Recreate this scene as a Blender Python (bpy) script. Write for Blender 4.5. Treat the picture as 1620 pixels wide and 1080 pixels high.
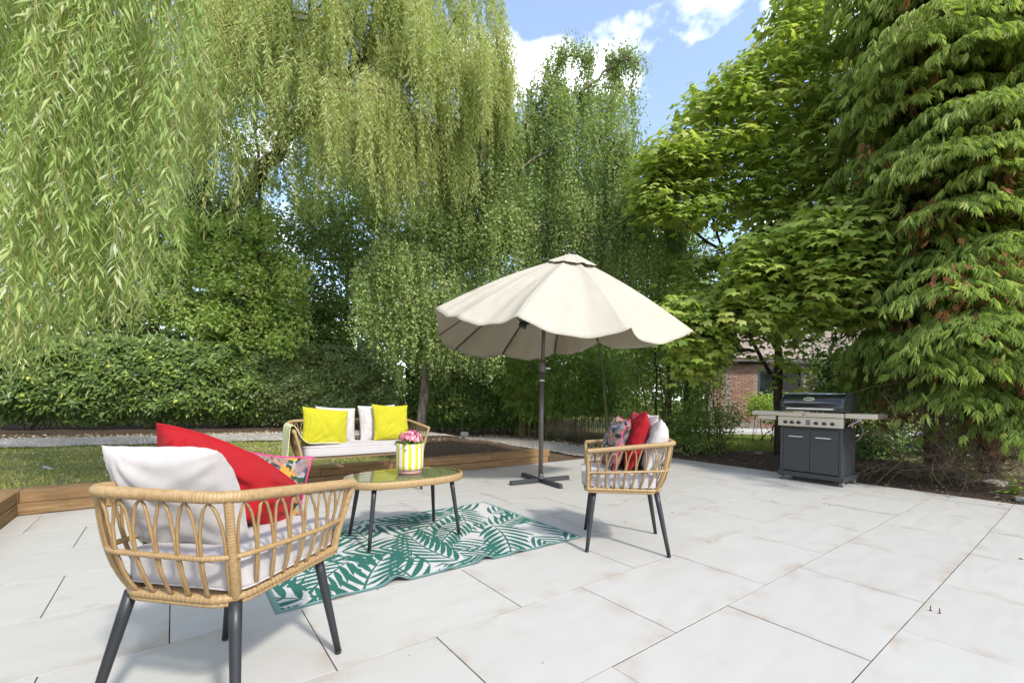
import bpy, math, random
import numpy as np
from mathutils import Vector, Matrix

for o in list(bpy.data.objects):
    bpy.data.objects.remove(o, do_unlink=True)
scene = bpy.context.scene
C = scene.collection
random.seed(5)
R = np.random.default_rng(11)
PI = math.pi

# ------------------------------------------------------------------ camera
FPX, HY, YAW, ROLL, CAMH = 707.94, 626.92, 0.923145, 0.016450, 1.065
cam_d = bpy.data.cameras.new("camera")
cam = bpy.data.objects.new("camera", cam_d)
C.objects.link(cam)
cam_d.sensor_width = 36.0
cam_d.lens = FPX / 1620 * 36.0
cam_d.shift_y = (HY - 540) / 1620
cam_d.clip_start = 0.05
cam_d.clip_end = 3000
cam.matrix_world = Matrix.Translation((0, 0, CAMH)) @ Matrix.Rotation(PI / 2, 4, 'X') @ Matrix.Rotation(ROLL, 4, 'Z')
scene.camera = cam

# ------------------------------------------------------------------ light
SUN_AZ = math.atan2(0.62, -0.76)          # from +Y towards +X
SUN_EL = math.radians(44)
world = bpy.data.worlds.new("World")
scene.world = world
world.use_nodes = True
wn, wl = world.node_tree.nodes, world.node_tree.links
wn.clear()
w_out = wn.new("ShaderNodeOutputWorld")
w_bg = wn.new("ShaderNodeBackground")
w_bg.inputs[1].default_value = 0.15
w_sky = wn.new("ShaderNodeTexSky")
w_sky.sky_type = 'NISHITA'
w_sky.sun_disc = False
w_sky.sun_elevation = SUN_EL
w_sky.sun_rotation = SUN_AZ
w_sky.altitude = 50
w_sky.air_density = 1.0
w_sky.dust_density = 1.2
w_sky.ozone_density = 1.6
# broken white cumulus all round the sky
w_tc = wn.new("ShaderNodeTexCoord")
w_sep = wn.new("ShaderNodeSeparateXYZ")
wl.new(w_tc.outputs['Generated'], w_sep.inputs[0])
w_mz = wn.new("ShaderNodeMath"); w_mz.operation = 'MAXIMUM'; w_mz.inputs[1].default_value = 0.0
wl.new(w_sep.outputs['Z'], w_mz.inputs[0])
w_az = wn.new("ShaderNodeMath"); w_az.operation = 'ADD'; w_az.inputs[1].default_value = 0.25
wl.new(w_mz.outputs[0], w_az.inputs[0])
w_dx = wn.new("ShaderNodeMath"); w_dx.operation = 'DIVIDE'
w_dy = wn.new("ShaderNodeMath"); w_dy.operation = 'DIVIDE'
wl.new(w_sep.outputs['X'], w_dx.inputs[0]); wl.new(w_az.outputs[0], w_dx.inputs[1])
wl.new(w_sep.outputs['Y'], w_dy.inputs[0]); wl.new(w_az.outputs[0], w_dy.inputs[1])
w_cmb = wn.new("ShaderNodeCombineXYZ")
wl.new(w_dx.outputs[0], w_cmb.inputs[0]); wl.new(w_dy.outputs[0], w_cmb.inputs[1])
w_off = wn.new("ShaderNodeVectorMath"); w_off.operation = 'ADD'
w_off.inputs[1].default_value = (11.0987, 18.1176, 0.0)
wl.new(w_cmb.outputs[0], w_off.inputs[0])
w_n = wn.new("ShaderNodeTexNoise")
w_n.inputs['Scale'].default_value = 2.4
w_n.inputs['Detail'].default_value = 7
w_n.inputs['Roughness'].default_value = 0.52
wl.new(w_off.outputs[0], w_n.inputs['Vector'])
w_cr = wn.new("ShaderNodeValToRGB")
w_cr.color_ramp.elements[0].position = 0.52
w_cr.color_ramp.elements[0].color = (0.07, 0.07, 0.07, 1)
w_cr.color_ramp.elements[1].position = 0.59
w_cr.color_ramp.elements[1].color = (1, 1, 1, 1)
wl.new(w_n.outputs['Fac'], w_cr.inputs[0])
w_mix = wn.new("ShaderNodeMix"); w_mix.data_type = 'RGBA'
wl.new(w_cr.outputs[0], w_mix.inputs[0])
wl.new(w_sky.outputs[0], w_mix.inputs[6])
w_mix.inputs[7].default_value = (6.0, 6.15, 6.3, 1)
wl.new(w_mix.outputs[2], w_bg.inputs[0])
wl.new(w_bg.outputs[0], w_out.inputs[0])

sun_d = bpy.data.lights.new("sun", 'SUN')
sun_d.energy = 2.0
sun_d.angle = math.radians(5.0)
sun_d.color = (1.0, 0.955, 0.88)
sun = bpy.data.objects.new("sun", sun_d)
C.objects.link(sun)
sdir = Vector((math.sin(SUN_AZ) * math.cos(SUN_EL), math.cos(SUN_AZ) * math.cos(SUN_EL), math.sin(SUN_EL)))
sun.rotation_euler = sdir.to_track_quat('Z', 'Y').to_euler()
sun.location = sdir * 40

scene.view_settings.view_transform = 'Standard'
scene.view_settings.look = 'None'
scene.view_settings.gamma = 1.0
scene.view_settings.use_curve_mapping = False
scene.view_settings.exposure = 1.32
scene.render.engine = 'CYCLES'
cy = scene.cycles
cy.max_bounces = 9
cy.diffuse_bounces = 6
cy.glossy_bounces = 3
cy.transmission_bounces = 4
cy.transparent_max_bounces = 6
cy.caustics_reflective = False
cy.caustics_refractive = False
cy.use_denoising = True

# ------------------------------------------------------------------ frames of reference
DA = np.array([math.sin(YAW), math.cos(YAW)])     # along the long joints of the patio
DB = np.array([math.cos(YAW), -math.sin(YAW)])    # across them
def ab(a, b, z=0.0):
    return np.array([a * DA[0] + b * DB[0], a * DA[1] + b * DB[1], z])
def at(px, py, d):
    """World point seen at a photograph pixel, at the distance d in front of the viewpoint."""
    u, v = px - 810, py - HY
    c, s = math.cos(ROLL), math.sin(ROLL)
    return np.array([(c * u + s * v) / FPX * d, d, CAMH - (-s * u + c * v) / FPX * d])
PATIO_ROT = math.atan2(DA[1], DA[0])

# ------------------------------------------------------------------ helpers
def nrm(v):
    v = np.asarray(v, float)
    return v / np.maximum(np.linalg.norm(v, axis=-1, keepdims=True), 1e-9)

class MB:
    """Collects polygons and links them as one mesh object."""
    def __init__(self):
        self.V, self.F, self.T, self.M, self.U, self.n = [], [], [], [], [], 0
    def add(self, V, F, tint=None, mi=0, uv=None):
        V = np.asarray(V, float).reshape(-1, 3)
        for f in (F if isinstance(F, (list, tuple)) else [F]):
            f = np.asarray(f, int)
            if f.size == 0: continue
            if f.ndim == 1: f = f[None]
            self.F.append(f + self.n)
            self.M.append(np.full(len(f), mi))
        self.V.append(V)
        self.T.append(np.full(len(V), 0.5) if tint is None else np.broadcast_to(np.asarray(tint, float), (len(V),)))
        self.U.append(np.zeros((len(V), 2)) if uv is None else np.asarray(uv, float))
        self.n += len(V)
        return self
    def mesh(self, name, mats, smooth=False, tint=False, uv=False):
        me = bpy.data.meshes.new(name)
        V = np.concatenate(self.V)
        me.vertices.add(len(V)); me.vertices.foreach_set('co', V.ravel().astype(np.float32))
        cnt = np.concatenate([np.full(len(f), f.shape[1]) for f in self.F])
        lv = np.concatenate([f.ravel() for f in self.F])
        me.loops.add(len(lv)); me.loops.foreach_set('vertex_index', lv.astype(np.int32))
        me.polygons.add(len(cnt))
        me.polygons.foreach_set('loop_start', np.concatenate([[0], np.cumsum(cnt)[:-1]]).astype(np.int32))
        try: me.polygons.foreach_set('loop_total', cnt.astype(np.int32))
        except Exception: pass
        me.polygons.foreach_set('material_index', np.concatenate(self.M).astype(np.int32))
        me.polygons.foreach_set('use_smooth', np.full(len(cnt), bool(smooth)))
        if tint:
            a = me.attributes.new('tint', 'FLOAT', 'POINT')
            a.data.foreach_set('value', np.concatenate(self.T).astype(np.float32))
        if uv:
            U = np.concatenate(self.U)[lv]
            me.uv_layers.new(name='UVMap').data.foreach_set('uv', U.ravel().astype(np.float32))
        for m in (mats if isinstance(mats, (list, tuple)) else [mats]):
            me.materials.append(m)
        me.update(calc_edges=True)
        me.validate()
        return me
    def build(self, name, mats, parent=None, smooth=False, tint=False, uv=False):
        return put(name, self.mesh(name, mats, smooth, tint, uv), parent)

def put(name, data, parent=None):
    o = bpy.data.objects.new(name, data)
    C.objects.link(o)
    if parent is not None: o.parent = parent
    return o
def thing(name, label, cat, loc=(0, 0, 0), rz=0.0, group=None):
    o = put(name, None)
    o.location = [float(x) for x in loc]; o.rotation_euler = (0, 0, rz)
    o.empty_display_size = 0.1
    return tag(o, label, cat, group)
def tag(o, label=None, cat=None, group=None, kind=None):
    if label: o['label'] = label
    if cat: o['category'] = cat
    if group: o['group'] = group
    if kind: o['kind'] = kind
    return o
def stuff(o):
    o['kind'] = 'stuff'; return o
def copy_tree(o, parent=None):
    c = o.copy(); C.objects.link(c)
    if parent is not None: c.parent = parent
    for ch in [x for x in KIDS.get(o.name, [])]:
        copy_tree(ch, c)
    return c
KIDS = {}
def index_children(root):
    for o in bpy.data.objects:
        if o.parent is not None: KIDS.setdefault(o.parent.name, [])
    def walk(r):
        KIDS[r.name] = [x for x in bpy.data.objects if x.parent == r]
        for k in KIDS[r.name]: walk(k)
    walk(root)

def tube(P, r, n=8, cap=True, closed=False):
    P = np.asarray(P, float); m = len(P)
    r = np.broadcast_to(np.asarray(r, float), (m,))
    T = np.gradient(P, axis=0)
    if closed: T = (np.roll(P, -1, 0) - np.roll(P, 1, 0))
    T = nrm(T)
    ref = np.array([0, 0, 1.0]) if abs(T[0, 2]) < 0.9 else np.array([1.0, 0, 0])
    N = np.zeros_like(P); N[0] = nrm(ref - T[0] * (ref @ T[0]))
    for i in range(1, m):
        v = N[i - 1] - T[i] * (N[i - 1] @ T[i]); N[i] = v / max(np.linalg.norm(v), 1e-9)
    B = np.cross(T, N)
    a = np.arange(n) * 2 * PI / n
    V = (P[:, None] + r[:, None, None] * (np.cos(a)[None, :, None] * N[:, None] + np.sin(a)[None, :, None] * B[:, None])).reshape(-1, 3)
    k = np.arange(m if closed else m - 1)[:, None] * n
    j = np.arange(n)[None]
    j2 = (j + 1) % n
    k2 = (k + n) % (m * n)
    F = np.stack([k + j, k + j2, k2 + j2, k2 + j], -1).reshape(-1, 4)
    out = [F]
    if cap and not closed:
        out += [np.arange(n)[::-1][None], (np.arange(n) + (m - 1) * n)[None]]
    return V, out
def box(cx, cy, cz, sx, sy, sz, bev=0.0):
    x, y, z = sx / 2, sy / 2, sz / 2
    if bev <= 0:
        V = [(cx + i * x, cy + j * y, cz + k * z) for k in (-1, 1) for j in (-1, 1) for i in (-1, 1)]
        F = np.array([(0, 2, 3, 1), (4, 5, 7, 6), (0, 1, 5, 4), (2, 6, 7, 3), (0, 4, 6, 2), (1, 3, 7, 5)])
        return np.array(V), [F]
    e = bev
    V, idx = [], {}
    for i in (-1, 1):
        for j in (-1, 1):
            for k in (-1, 1):
                for ax in range(3):
                    q = [i * (x - e), j * (y - e), k * (z - e)]
                    q[ax] = (i * x, j * y, k * z)[ax]
                    idx[i, j, k, ax] = len(V); V.append((cx + q[0], cy + q[1], cz + q[2]))
    quads, tris = [], []
    def oriented(f):
        P = np.array([V[q] for q in f]); c = P.mean(0) - [cx, cy, cz]
        return f if np.cross(P[1] - P[0], P[2] - P[0]) @ c > 0 else f[::-1]
    for ax in range(3):
        o1, o2 = [q for q in range(3) if q != ax]
        for s in (-1, 1):
            f = []
            for a2, b2 in ((-1, -1), (1, -1), (1, 1), (-1, 1)):
                t = [0, 0, 0]; t[ax] = s; t[o1] = a2; t[o2] = b2
                f.append(idx[t[0], t[1], t[2], ax])
            quads.append(oriented(f))
        for s1 in (-1, 1):                 # bevels along the edges parallel to ax
            for s2 in (-1, 1):
                f = []
                for s, w in ((-1, o1), (1, o1), (1, o2), (-1, o2)):
                    t = [0, 0, 0]; t[ax] = s; t[o1] = s1; t[o2] = s2
                    f.append(idx[t[0], t[1], t[2], w])
                quads.append(oriented(f))
    for i in (-1, 1):
        for j in (-1, 1):
            for k in (-1, 1):
                tris.append(oriented([idx[i, j, k, 0], idx[i, j, k, 1], idx[i, j, k, 2]]))
    return np.array(V), [np.array(quads), np.array(tris)]
def lathe(prof, n=32, close=True):
    prof = np.asarray(prof, float); m = len(prof)
    a = np.arange(n) * 2 * PI / n
    V = np.stack([prof[:, 0][:, None] * np.cos(a), prof[:, 0][:, None] * np.sin(a), np.repeat(prof[:, 1][:, None], n, 1)], -1).reshape(-1, 3)
    k = np.arange(m - 1)[:, None] * n; j = np.arange(n)[None]; j2 = (j + 1) % n
    F = [np.stack([k + j, k + j2, k + n + j2, k + n + j], -1).reshape(-1, 4)]
    if close: F += [np.arange(n)[::-1][None], (np.arange(n) + (m - 1) * n)[None]]
    return V, F
def xf(V, M):
    V = np.asarray(V, float); M = np.array(M)
    return V @ M[:3, :3].T + M[:3, 3]
def spline(P, n):
    """Catmull-Rom through the points P."""
    P = np.asarray(P, float)
    Q = np.concatenate([[2 * P[0] - P[1]], P, [2 * P[-1] - P[-2]]])
    t = np.linspace(0, len(P) - 1 - 1e-9, n); i = t.astype(int); f = (t - i)[:, None]
    a, b, c, d = Q[i], Q[i + 1], Q[i + 2], Q[i + 3]
    return 0.5 * (2 * b + (c - a) * f + (2 * a - 5 * b + 4 * c - d) * f ** 2 + (3 * b - a - 3 * c + d) * f ** 3)
def smooth01(x):
    x = np.clip(x, 0, 1); return x * x * (3 - 2 * x)
def wob(x, y, s=0):
    """Cheap smooth noise in about -1..1."""
    return (np.sin(1.7 * x + 2.3 * y + s) + np.sin(2.9 * x - 1.3 * y + 1.7 * s + 1) + np.sin(-1.1 * x + 3.7 * y + 2.1 * s + 2)
            + 0.5 * np.sin(6.1 * x + 4.3 * y + s * 3) + 0.5 * np.sin(5.3 * x - 7.1 * y + s)) / 4.0

# ------------------------------------------------------------------ materials
def mat(name, col=(0.5, 0.5, 0.5), rough=0.6, metal=0.0, spec=0.5, coat=0.0):
    m = bpy.data.materials.new(name); m.use_nodes = True
    b = m.node_tree.nodes['Principled BSDF']
    b.inputs['Base Color'].default_value = (*col, 1)
    b.inputs['Roughness'].default_value = rough
    b.inputs['Metallic'].default_value = metal
    b.inputs['Specular IOR Level'].default_value = spec
    b.inputs['Coat Weight'].default_value = coat
    return m
class NT:
    def __init__(self, m):
        self.m, self.n, self.l = m, m.node_tree.nodes, m.node_tree.links
        self.b = self.n['Principled BSDF']; self.out = self.n['Material Output']
    def node(self, t, **k):
        x = self.n.new('ShaderNode' + t)
        for a, v in k.items():
            if a.startswith('i_'):
                key = a[2:].replace('_', ' ')
                x.inputs[int(key) if key.isdigit() else key].default_value = v
            else: setattr(x, a, v)
        return x
    def link(self, a, b): self.l.new(a, b)
    def coord(self, kind='Object', scale=(1, 1, 1), rot=(0, 0, 0)):
        t = self.node('TexCoord'); mp = self.node('Mapping')
        mp.inputs['Scale'].default_value = scale; mp.inputs['Rotation'].default_value = rot
        self.link(t.outputs[kind], mp.inputs['Vector']); return mp.outputs[0]
    def noise(self, vec, scale, detail=4, rough=0.55, dist=0.0):
        x = self.node('TexNoise'); x.inputs['Scale'].default_value = scale
        x.inputs['Detail'].default_value = detail; x.inputs['Roughness'].default_value = rough
        x.inputs['Distortion'].default_value = dist
        if vec is not None: self.link(vec, x.inputs['Vector'])
        return x.outputs['Fac']
    def ramp(self, fac, stops, interp='LINEAR'):
        x = self.node('ValToRGB'); cr = x.color_ramp; cr.interpolation = interp
        while len(cr.elements) < len(stops): cr.elements.new(0.5)
        for e, (p, c) in zip(cr.elements, stops):
            e.position = p; e.color = (*c, 1) if len(c) == 3 else c
        self.link(fac, x.inputs[0]); return x.outputs[0]
    def mix(self, fac, a, b, mode='MIX'):
        x = self.node('Mix', data_type='RGBA', blend_type=mode)
        for s, v in ((0, fac), (6, a), (7, b)):
            if hasattr(v, 'is_linked') or hasattr(v, 'links'): self.link(v, x.inputs[s])
            elif s == 0: x.inputs[0].default_value = v
            else: x.inputs[s].default_value = (*v, 1)
        return x.outputs[2]
    def math(self, op, a, b=None):
        x = self.node('Math', operation=op)
        for s, v in ((0, a), (1, b)):
            if v is None: continue
            if hasattr(v, 'links'): self.link(v, x.inputs[s])
            else: x.inputs[s].default_value = v
        return x.outputs[0]
    def bump(self, h, strength=0.3, dist=0.01):
        x = self.node('Bump'); x.inputs['Strength'].default_value = strength; x.inputs['Distance'].default_value = dist
        self.link(h, x.inputs['Height']); self.link(x.outputs[0], self.b.inputs['Normal'])
        return x.outputs[0]
    def color(self, c): self.link(c, self.b.inputs['Base Color'])

LEAF = 2.1
def leaf_mat(name, stops, trans=0.38, rough=0.45, spec=0.35, tcol=(1.22, 1.25, 0.68)):
    m = mat(name, rough=rough, spec=spec); t = NT(m)
    a = t.node('Attribute', attribute_name='tint')
    col = t.ramp(a.outputs['Fac'], [(p, tuple(min(x * LEAF, .5) for x in c)) for p, c in stops])
    t.color(col)
    tr = t.node('BsdfTranslucent')
    t.link(t.mix(1.0, col, tcol, 'MULTIPLY'), tr.inputs[0])
    mx = t.node('MixShader'); mx.inputs[0].default_value = trans
    t.link(t.b.outputs[0], mx.inputs[1]); t.link(tr.outputs[0], mx.inputs[2])
    t.link(mx.outputs[0], t.out.inputs[0])
    return m
def bark_mat(name, c1, c2, scale=6):
    m = mat(name, rough=0.9, spec=0.2); t = NT(m)
    v = t.coord('Object', (scale, scale, scale * 0.25))
    n = t.noise(v, 3.0, 6, 0.65)
    t.color(t.ramp(n, [(0.3, c1), (0.7, c2)])); t.bump(n, 0.8, 0.03)
    return m

M = {}
M['willow_near'] = leaf_mat('willow_leaf', [(0.0, (0.075, 0.115, 0.030)), (0.4, (0.135, 0.185, 0.052)), (0.75, (0.215, 0.255, 0.105)), (1.0, (0.28, 0.30, 0.19))], 0.44)
M['willow_far'] = leaf_mat('willow_leaf_far', [(0.0, (0.125, 0.155, 0.05)), (0.5, (0.205, 0.235, 0.09)), (1.0, (0.27, 0.28, 0.14))], 0.46)
M['birch'] = leaf_mat('birch_leaf', [(0.0, (0.075, 0.110, 0.034)), (0.55, (0.135, 0.178, 0.062)), (0.93, (0.19, 0.222, 0.09)), (1.0, (0.32, 0.28, 0.05))], 0.42)
M['maple'] = leaf_mat('maple_leaf', [(0.0, (0.080, 0.125, 0.024)), (0.45, (0.155, 0.198, 0.038)), (0.85, (0.215, 0.236, 0.068)), (1.0, (0.30, 0.25, 0.06))], 0.48)
M['cypress'] = leaf_mat('cypress_spray', [(0.0, (0.075, 0.112, 0.024)), (0.5, (0.142, 0.182, 0.042)), (0.85, (0.20, 0.226, 0.076)), (1.0, (0.235, 0.245, 0.125))], 0.42, 0.6)
M['cypress_dead'] = leaf_mat('dead_cypress_spray', [(0.0, (0.085, 0.042, 0.018)), (1.0, (0.19, 0.10, 0.042))], 0.25, 0.8, 0.2, (1.1, 0.9, 0.7))
M['laurel'] = leaf_mat('laurel_leaf', [(0.0, (0.030, 0.050, 0.012)), (0.5, (0.072, 0.108, 0.022)), (0.9, (0.15, 0.195, 0.045)), (1.0, (0.24, 0.25, 0.05))], 0.28, 0.36, 0.4)
M['privet'] = leaf_mat('privet_leaf', [(0.0, (0.045, 0.066, 0.018)), (0.5, (0.10, 0.130, 0.040)), (1.0, (0.20, 0.22, 0.085))], 0.3, 0.36, 0.5)
M['ivy'] = leaf_mat('ivy_leaf', [(0.0, (0.028, 0.055, 0.014)), (0.7, (0.062, 0.100, 0.026)), (1.0, (0.13, 0.165, 0.045))], 0.28, 0.4, 0.4)
M['field'] = leaf_mat('field_maple_leaf', [(0.0, (0.095, 0.145, 0.034)), (0.6, (0.17, 0.225, 0.058)), (1.0, (0.25, 0.265, 0.09))], 0.44)
M['back'] = leaf_mat('woodland_leaf', [(0.0, (0.055, 0.085, 0.028)), (0.6, (0.105, 0.145, 0.045)), (1.0, (0.17, 0.20, 0.07))], 0.4)
M['bamboo'] = leaf_mat('bamboo_leaf', [(0.0, (0.05, 0.095, 0.018)), (0.6, (0.095, 0.155, 0.03)), (1.0, (0.17, 0.21, 0.05))], 0.42)
M['shrub'] = leaf_mat('shrub_leaf', [(0.0, (0.05, 0.085, 0.018)), (0.6, (0.10, 0.145, 0.03)), (0.97, (0.18, 0.21, 0.045)), (1.0, (0.35, 0.2, 0.05))], 0.4)
M['bright'] = leaf_mat('bright_shrub_leaf', [(0.0, (0.09, 0.15, 0.02)), (1.0, (0.20, 0.26, 0.045))], 0.4)
M['grass'] = leaf_mat('grass_blade', [(0.0, (0.06, 0.10, 0.016)), (0.5, (0.115, 0.14, 0.03)), (0.8, (0.19, 0.18, 0.06)), (1.0, (0.30, 0.25, 0.12))], 0.3, 0.6, 0.25)
M['bark'] = bark_mat('rough_bark', (0.022, 0.017, 0.011), (0.10, 0.08, 0.055))
M['bark_birch'] = bark_mat('birch_bark', (0.05, 0.04, 0.03), (0.30, 0.26, 0.20), 5)
M['bark_red'] = bark_mat('red_brown_bark', (0.016, 0.010, 0.007), (0.060, 0.036, 0.024), 5)
M['twig'] = mat('twig', (0.10, 0.075, 0.045), 0.85, spec=0.2)
M['twig_grey'] = mat('dry_twig', (0.17, 0.125, 0.085), 0.9, spec=0.2)
M['willow_twig'] = mat('willow_twig', (0.21, 0.17, 0.035), 0.6, spec=0.3)
M['willow_bough'] = mat('willow_bough', (0.13, 0.11, 0.045), 0.8, spec=0.2)
M['cane'] = mat('bamboo_cane', (0.13, 0.12, 0.035), 0.5)
# ------------------------------------------------------------------ ground
A0, A1, B0, B1 = -1.03, 7.22, -5.47, 2.45         # the paved terrace, in terrace axes
LAWN_Z = 0.175
def ground_z(a, b):
    a = np.asarray(a, float); b = np.asarray(b, float)
    left = np.where(a < -1.13, 1.0, smooth01((-5.56 - b) / 0.06))
    fall = 1 - smooth01((a - 4.75) / 1.0)
    z = LAWN_Z * left * np.where(a > 4.7, fall, 1.0)
    mound = 0.11 * np.exp(-((a - 3.6) / 1.3) ** 2 - ((b + 6.9) / 0.8) ** 2)
    z = z + mound * (b < -5.6)
    inside = (a > A0 - 0.1) & (a < A1 - 0.03) & (b > B0 - 0.09)
    rough = 0.012 * wob(a * 2.1, b * 2.1) + 0.006 * wob(a * 7, b * 7, 2)
    outside = z + rough * np.where((a > A1 - 0.2) | (b < -5.7), 1, 0) - 0.012
    far = smooth01((np.hypot(a, b) - 20) / 40)
    outside = outside * (1 - far) + 0.1 * far
    return np.where(inside, -0.07, outside)
def on_ground(x, y):
    """height of the ground below a world point"""
    x = np.asarray(x, float); y = np.asarray(y, float)
    return ground_z(x * DA[0] + y * DA[1], x * DB[0] + y * DB[1])

ga = np.unique(np.concatenate([[-400, -200, -90, -50, -30, -20], np.arange(-14, 16.01, 0.16), [-1.14, -1.12, A0 - .1, A1 - .04, A1 - 0.02], [18, 21, 25, 32, 45, 80, 200, 400]]))
gb = np.unique(np.concatenate([[-400, -200, -90, -50, -30, -22], np.arange(-18, 3.01, 0.16), [-5.63, -5.61, -5.57, -5.55], [5, 9, 15, 30, 80, 200, 400]]))
GA, GB = np.meshgrid(ga, gb, indexing='ij')
GZ = ground_z(GA, GB)
ni, nj = GA.shape
ii = np.arange(ni - 1)[:, None] * nj + np.arange(nj - 1)[None]
GF = np.stack([ii, ii + 1, ii + nj + 1, ii + nj], -1).reshape(-1, 4)
GV = np.stack([GA * DA[0] + GB * DB[0], GA * DA[1] + GB * DB[1], GZ], -1).reshape(-1, 3)
GF = GF[:, ::-1] if np.cross(GV[GF[0, 1]] - GV[GF[0, 0]], GV[GF[0, 2]] - GV[GF[0, 0]])[2] < 0 else GF
def soil_mask(a, b):
    n = 0.35 * wob(a * 1.3, b * 1.3, 4) + 0.2 * wob(a * 3.7, b * 3.7, 1)
    strip = smooth01((a - 6.9 + n * 0.1) / 0.2) * smooth01((10.8 - a + n) / 0.9)         # bed beyond the terrace's far edge
    bed = smooth01((a - 2.0 + n * 1.2) / 1.2) * smooth01((-5.4 - b) / 0.1) * smooth01((b + 16) / 1.0) * smooth01((10 - a) / .5)
    x = a * DA[0] + b * DB[0]; y = a * DA[1] + b * DB[1]
    under = smooth01((y - path_far(x) + 0.05 + n * .25) / 0.25) * smooth01((3.0 - x) / 1.0)
    return np.clip(np.maximum(np.maximum(strip, bed), under), 0, 1)
PATH_X = np.array([-14, -10.4, -8.9, -7.2, -5.2, -3.2, -1.6, -0.4, 0.5, 1.2, 1.85])
PATH_N = np.array([4.2, 5.6, 6.1, 6.83, 7.8, 9.0, 9.75, 9.9, 9.1, 8.15, 7.78])   # near edge
PATH_F = np.array([5.9, 7.25, 7.85, 8.55, 9.75, 10.9, 11.0, 11.6, 11.2, 10.2, 9.1])   # far edge
def path_far(x): return np.interp(x, PATH_X, PATH_F)
soil = soil_mask(GA, GB).ravel()
m = mat('lawn_and_soil', rough=0.95, spec=0.15); t = NT(m)
M['ground'] = m
att = t.node('Attribute', attribute_name='tint')
v = t.coord('Object')
g1 = t.noise(v, 2.2, 5, 0.6); g2 = t.noise(v, 38, 4, 0.7); g3 = t.noise(v, 120, 3, 0.7)
grass = t.ramp(g1, [(0.32, (0.14, 0.165, 0.05)), (0.52, (0.23, 0.205, 0.085)), (0.68, (0.31, 0.255, 0.14))])
grass = t.mix(0.55, grass, t.ramp(g2, [(0.3, (0.05, 0.06, 0.018)), (0.7, (0.28, 0.25, 0.12))]))
soilc = t.ramp(g2, [(0.28, (0.038, 0.026, 0.018)), (0.55, (0.115, 0.077, 0.05)), (0.75, (0.22, 0.16, 0.11))])
soilc = t.mix(0.4, soilc, t.ramp(g3, [(0.35, (0.035, 0.024, 0.017)), (0.7, (0.22, 0.155, 0.105))]))
f = t.math('ADD', att.outputs['Fac'], t.math('MULTIPLY', t.math('SUBTRACT', g2, 0.5), 0.7))
f = t.ramp(f, [(0.40, (0, 0, 0)), (0.60, (1, 1, 1))])
t.color(t.mix(f, grass, soilc)); t.bump(t.math('ADD', g2, g3), 0.9, 0.03)
o = MB().add(GV, GF, soil).build('ground', m, smooth=True, tint=True); o['kind'] = 'structure'

# gravel path
px = np.linspace(-13.5, 1.84, 120); pn = np.interp(px, PATH_X, PATH_N); pf = np.interp(px, PATH_X, PATH_F)
pw = []
for k in range(10):
    f = k / 9
    yy = pn + (pf - pn) * f + 0.05 * wob(px * 3, f * 2 + px) * (k in (0, 9))
    pw.append(np.stack([px, yy, on_ground(px, yy) + 0.022 + 0.012 * math.sin(PI * f)], -1))
pw = np.stack(pw, 1).reshape(-1, 3)
kk = np.arange(119)[:, None] * 10 + np.arange(9)[None]
pF = np.stack([kk, kk + 10, kk + 11, kk + 1], -1).reshape(-1, 4)
m = mat('pale_gravel', rough=0.95, spec=0.2); t = NT(m); v = t.coord('Object')
vo = t.node('TexVoronoi', i_Scale=55.0); t.link(v, vo.inputs['Vector'])
t.color(t.mix(t.ramp(t.noise(v, 1.3, 4), [(0.4, (0, 0, 0)), (0.75, (.5, .5, .5))]), t.ramp(vo.outputs['Color'], [(0.1, (0.20, 0.18, 0.15)), (0.8, (0.42, 0.395, 0.35))]), (0.18, 0.15, 0.10)))
t.bump(vo.outputs['Distance'], 0.7, 0.02)
M['gravel'] = m
path = MB().add(pw, pF).build('path', m, smooth=True); path['kind'] = 'structure'
# loose stones on it
n = 9000
sx = R.uniform(-11, 1.82, n); f = R.beta(1, 1, n)
sy = np.interp(sx, PATH_X, PATH_N) + (np.interp(sx, PATH_X, PATH_F) - np.interp(sx, PATH_X, PATH_N)) * (f * 1.04 - 0.02)
keep = (np.abs(sx / sy) < 1.3); sx, sy = sx[keep], sy[keep]; n = len(sx)
OC = np.array([(1, 0, 0), (0, 1, 0), (-1, 0, 0), (0, -1, 0), (0, 0, 1), (0, 0, -.6)], float)
OF = np.array([(0, 1, 4), (1, 2, 4), (2, 3, 4), (3, 0, 4), (1, 0, 5), (2, 1, 5), (3, 2, 5), (0, 3, 5)])
def scatter_rocks(x, y, z, smin, smax, tint, flat=0.6):
    n = len(x); s = R.uniform(smin, smax, n)
    an = R.uniform(0, 2 * PI, n); c, si = np.cos(an), np.sin(an)
    V = OC[None] * (s[:, None, None] * R.uniform(0.65, 1.35, (n, 6, 1))) * np.array([1, R.uniform(.7, 1), flat])
    X = V[..., 0] * c[:, None] - V[..., 1] * si[:, None]; Y = V[..., 0] * si[:, None] + V[..., 1] * c[:, None]
    V = np.stack([X + x[:, None], Y + y[:, None], V[..., 2] + z[:, None]], -1).reshape(-1, 3)
    F = (OF[None] + (np.arange(n) * 6)[:, None, None]).reshape(-1, 3)
    return V, F, np.repeat(tint, 6)
m = mat('gravel_stone', rough=0.9, spec=0.25); t = NT(m)
t.color(t.ramp(t.node('Attribute', attribute_name='tint').outputs['Fac'], [(0, (0.14, 0.125, 0.10)), (0.5, (0.32, 0.30, 0.265)), (1, (0.50, 0.48, 0.44))]))
V, F, T = scatter_rocks(sx, sy, on_ground(sx, sy) + 0.028, 0.008, 0.021, R.uniform(0, 1, n))
stuff(MB().add(V, F, T).build('gravel', m, path, tint=True))

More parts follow.
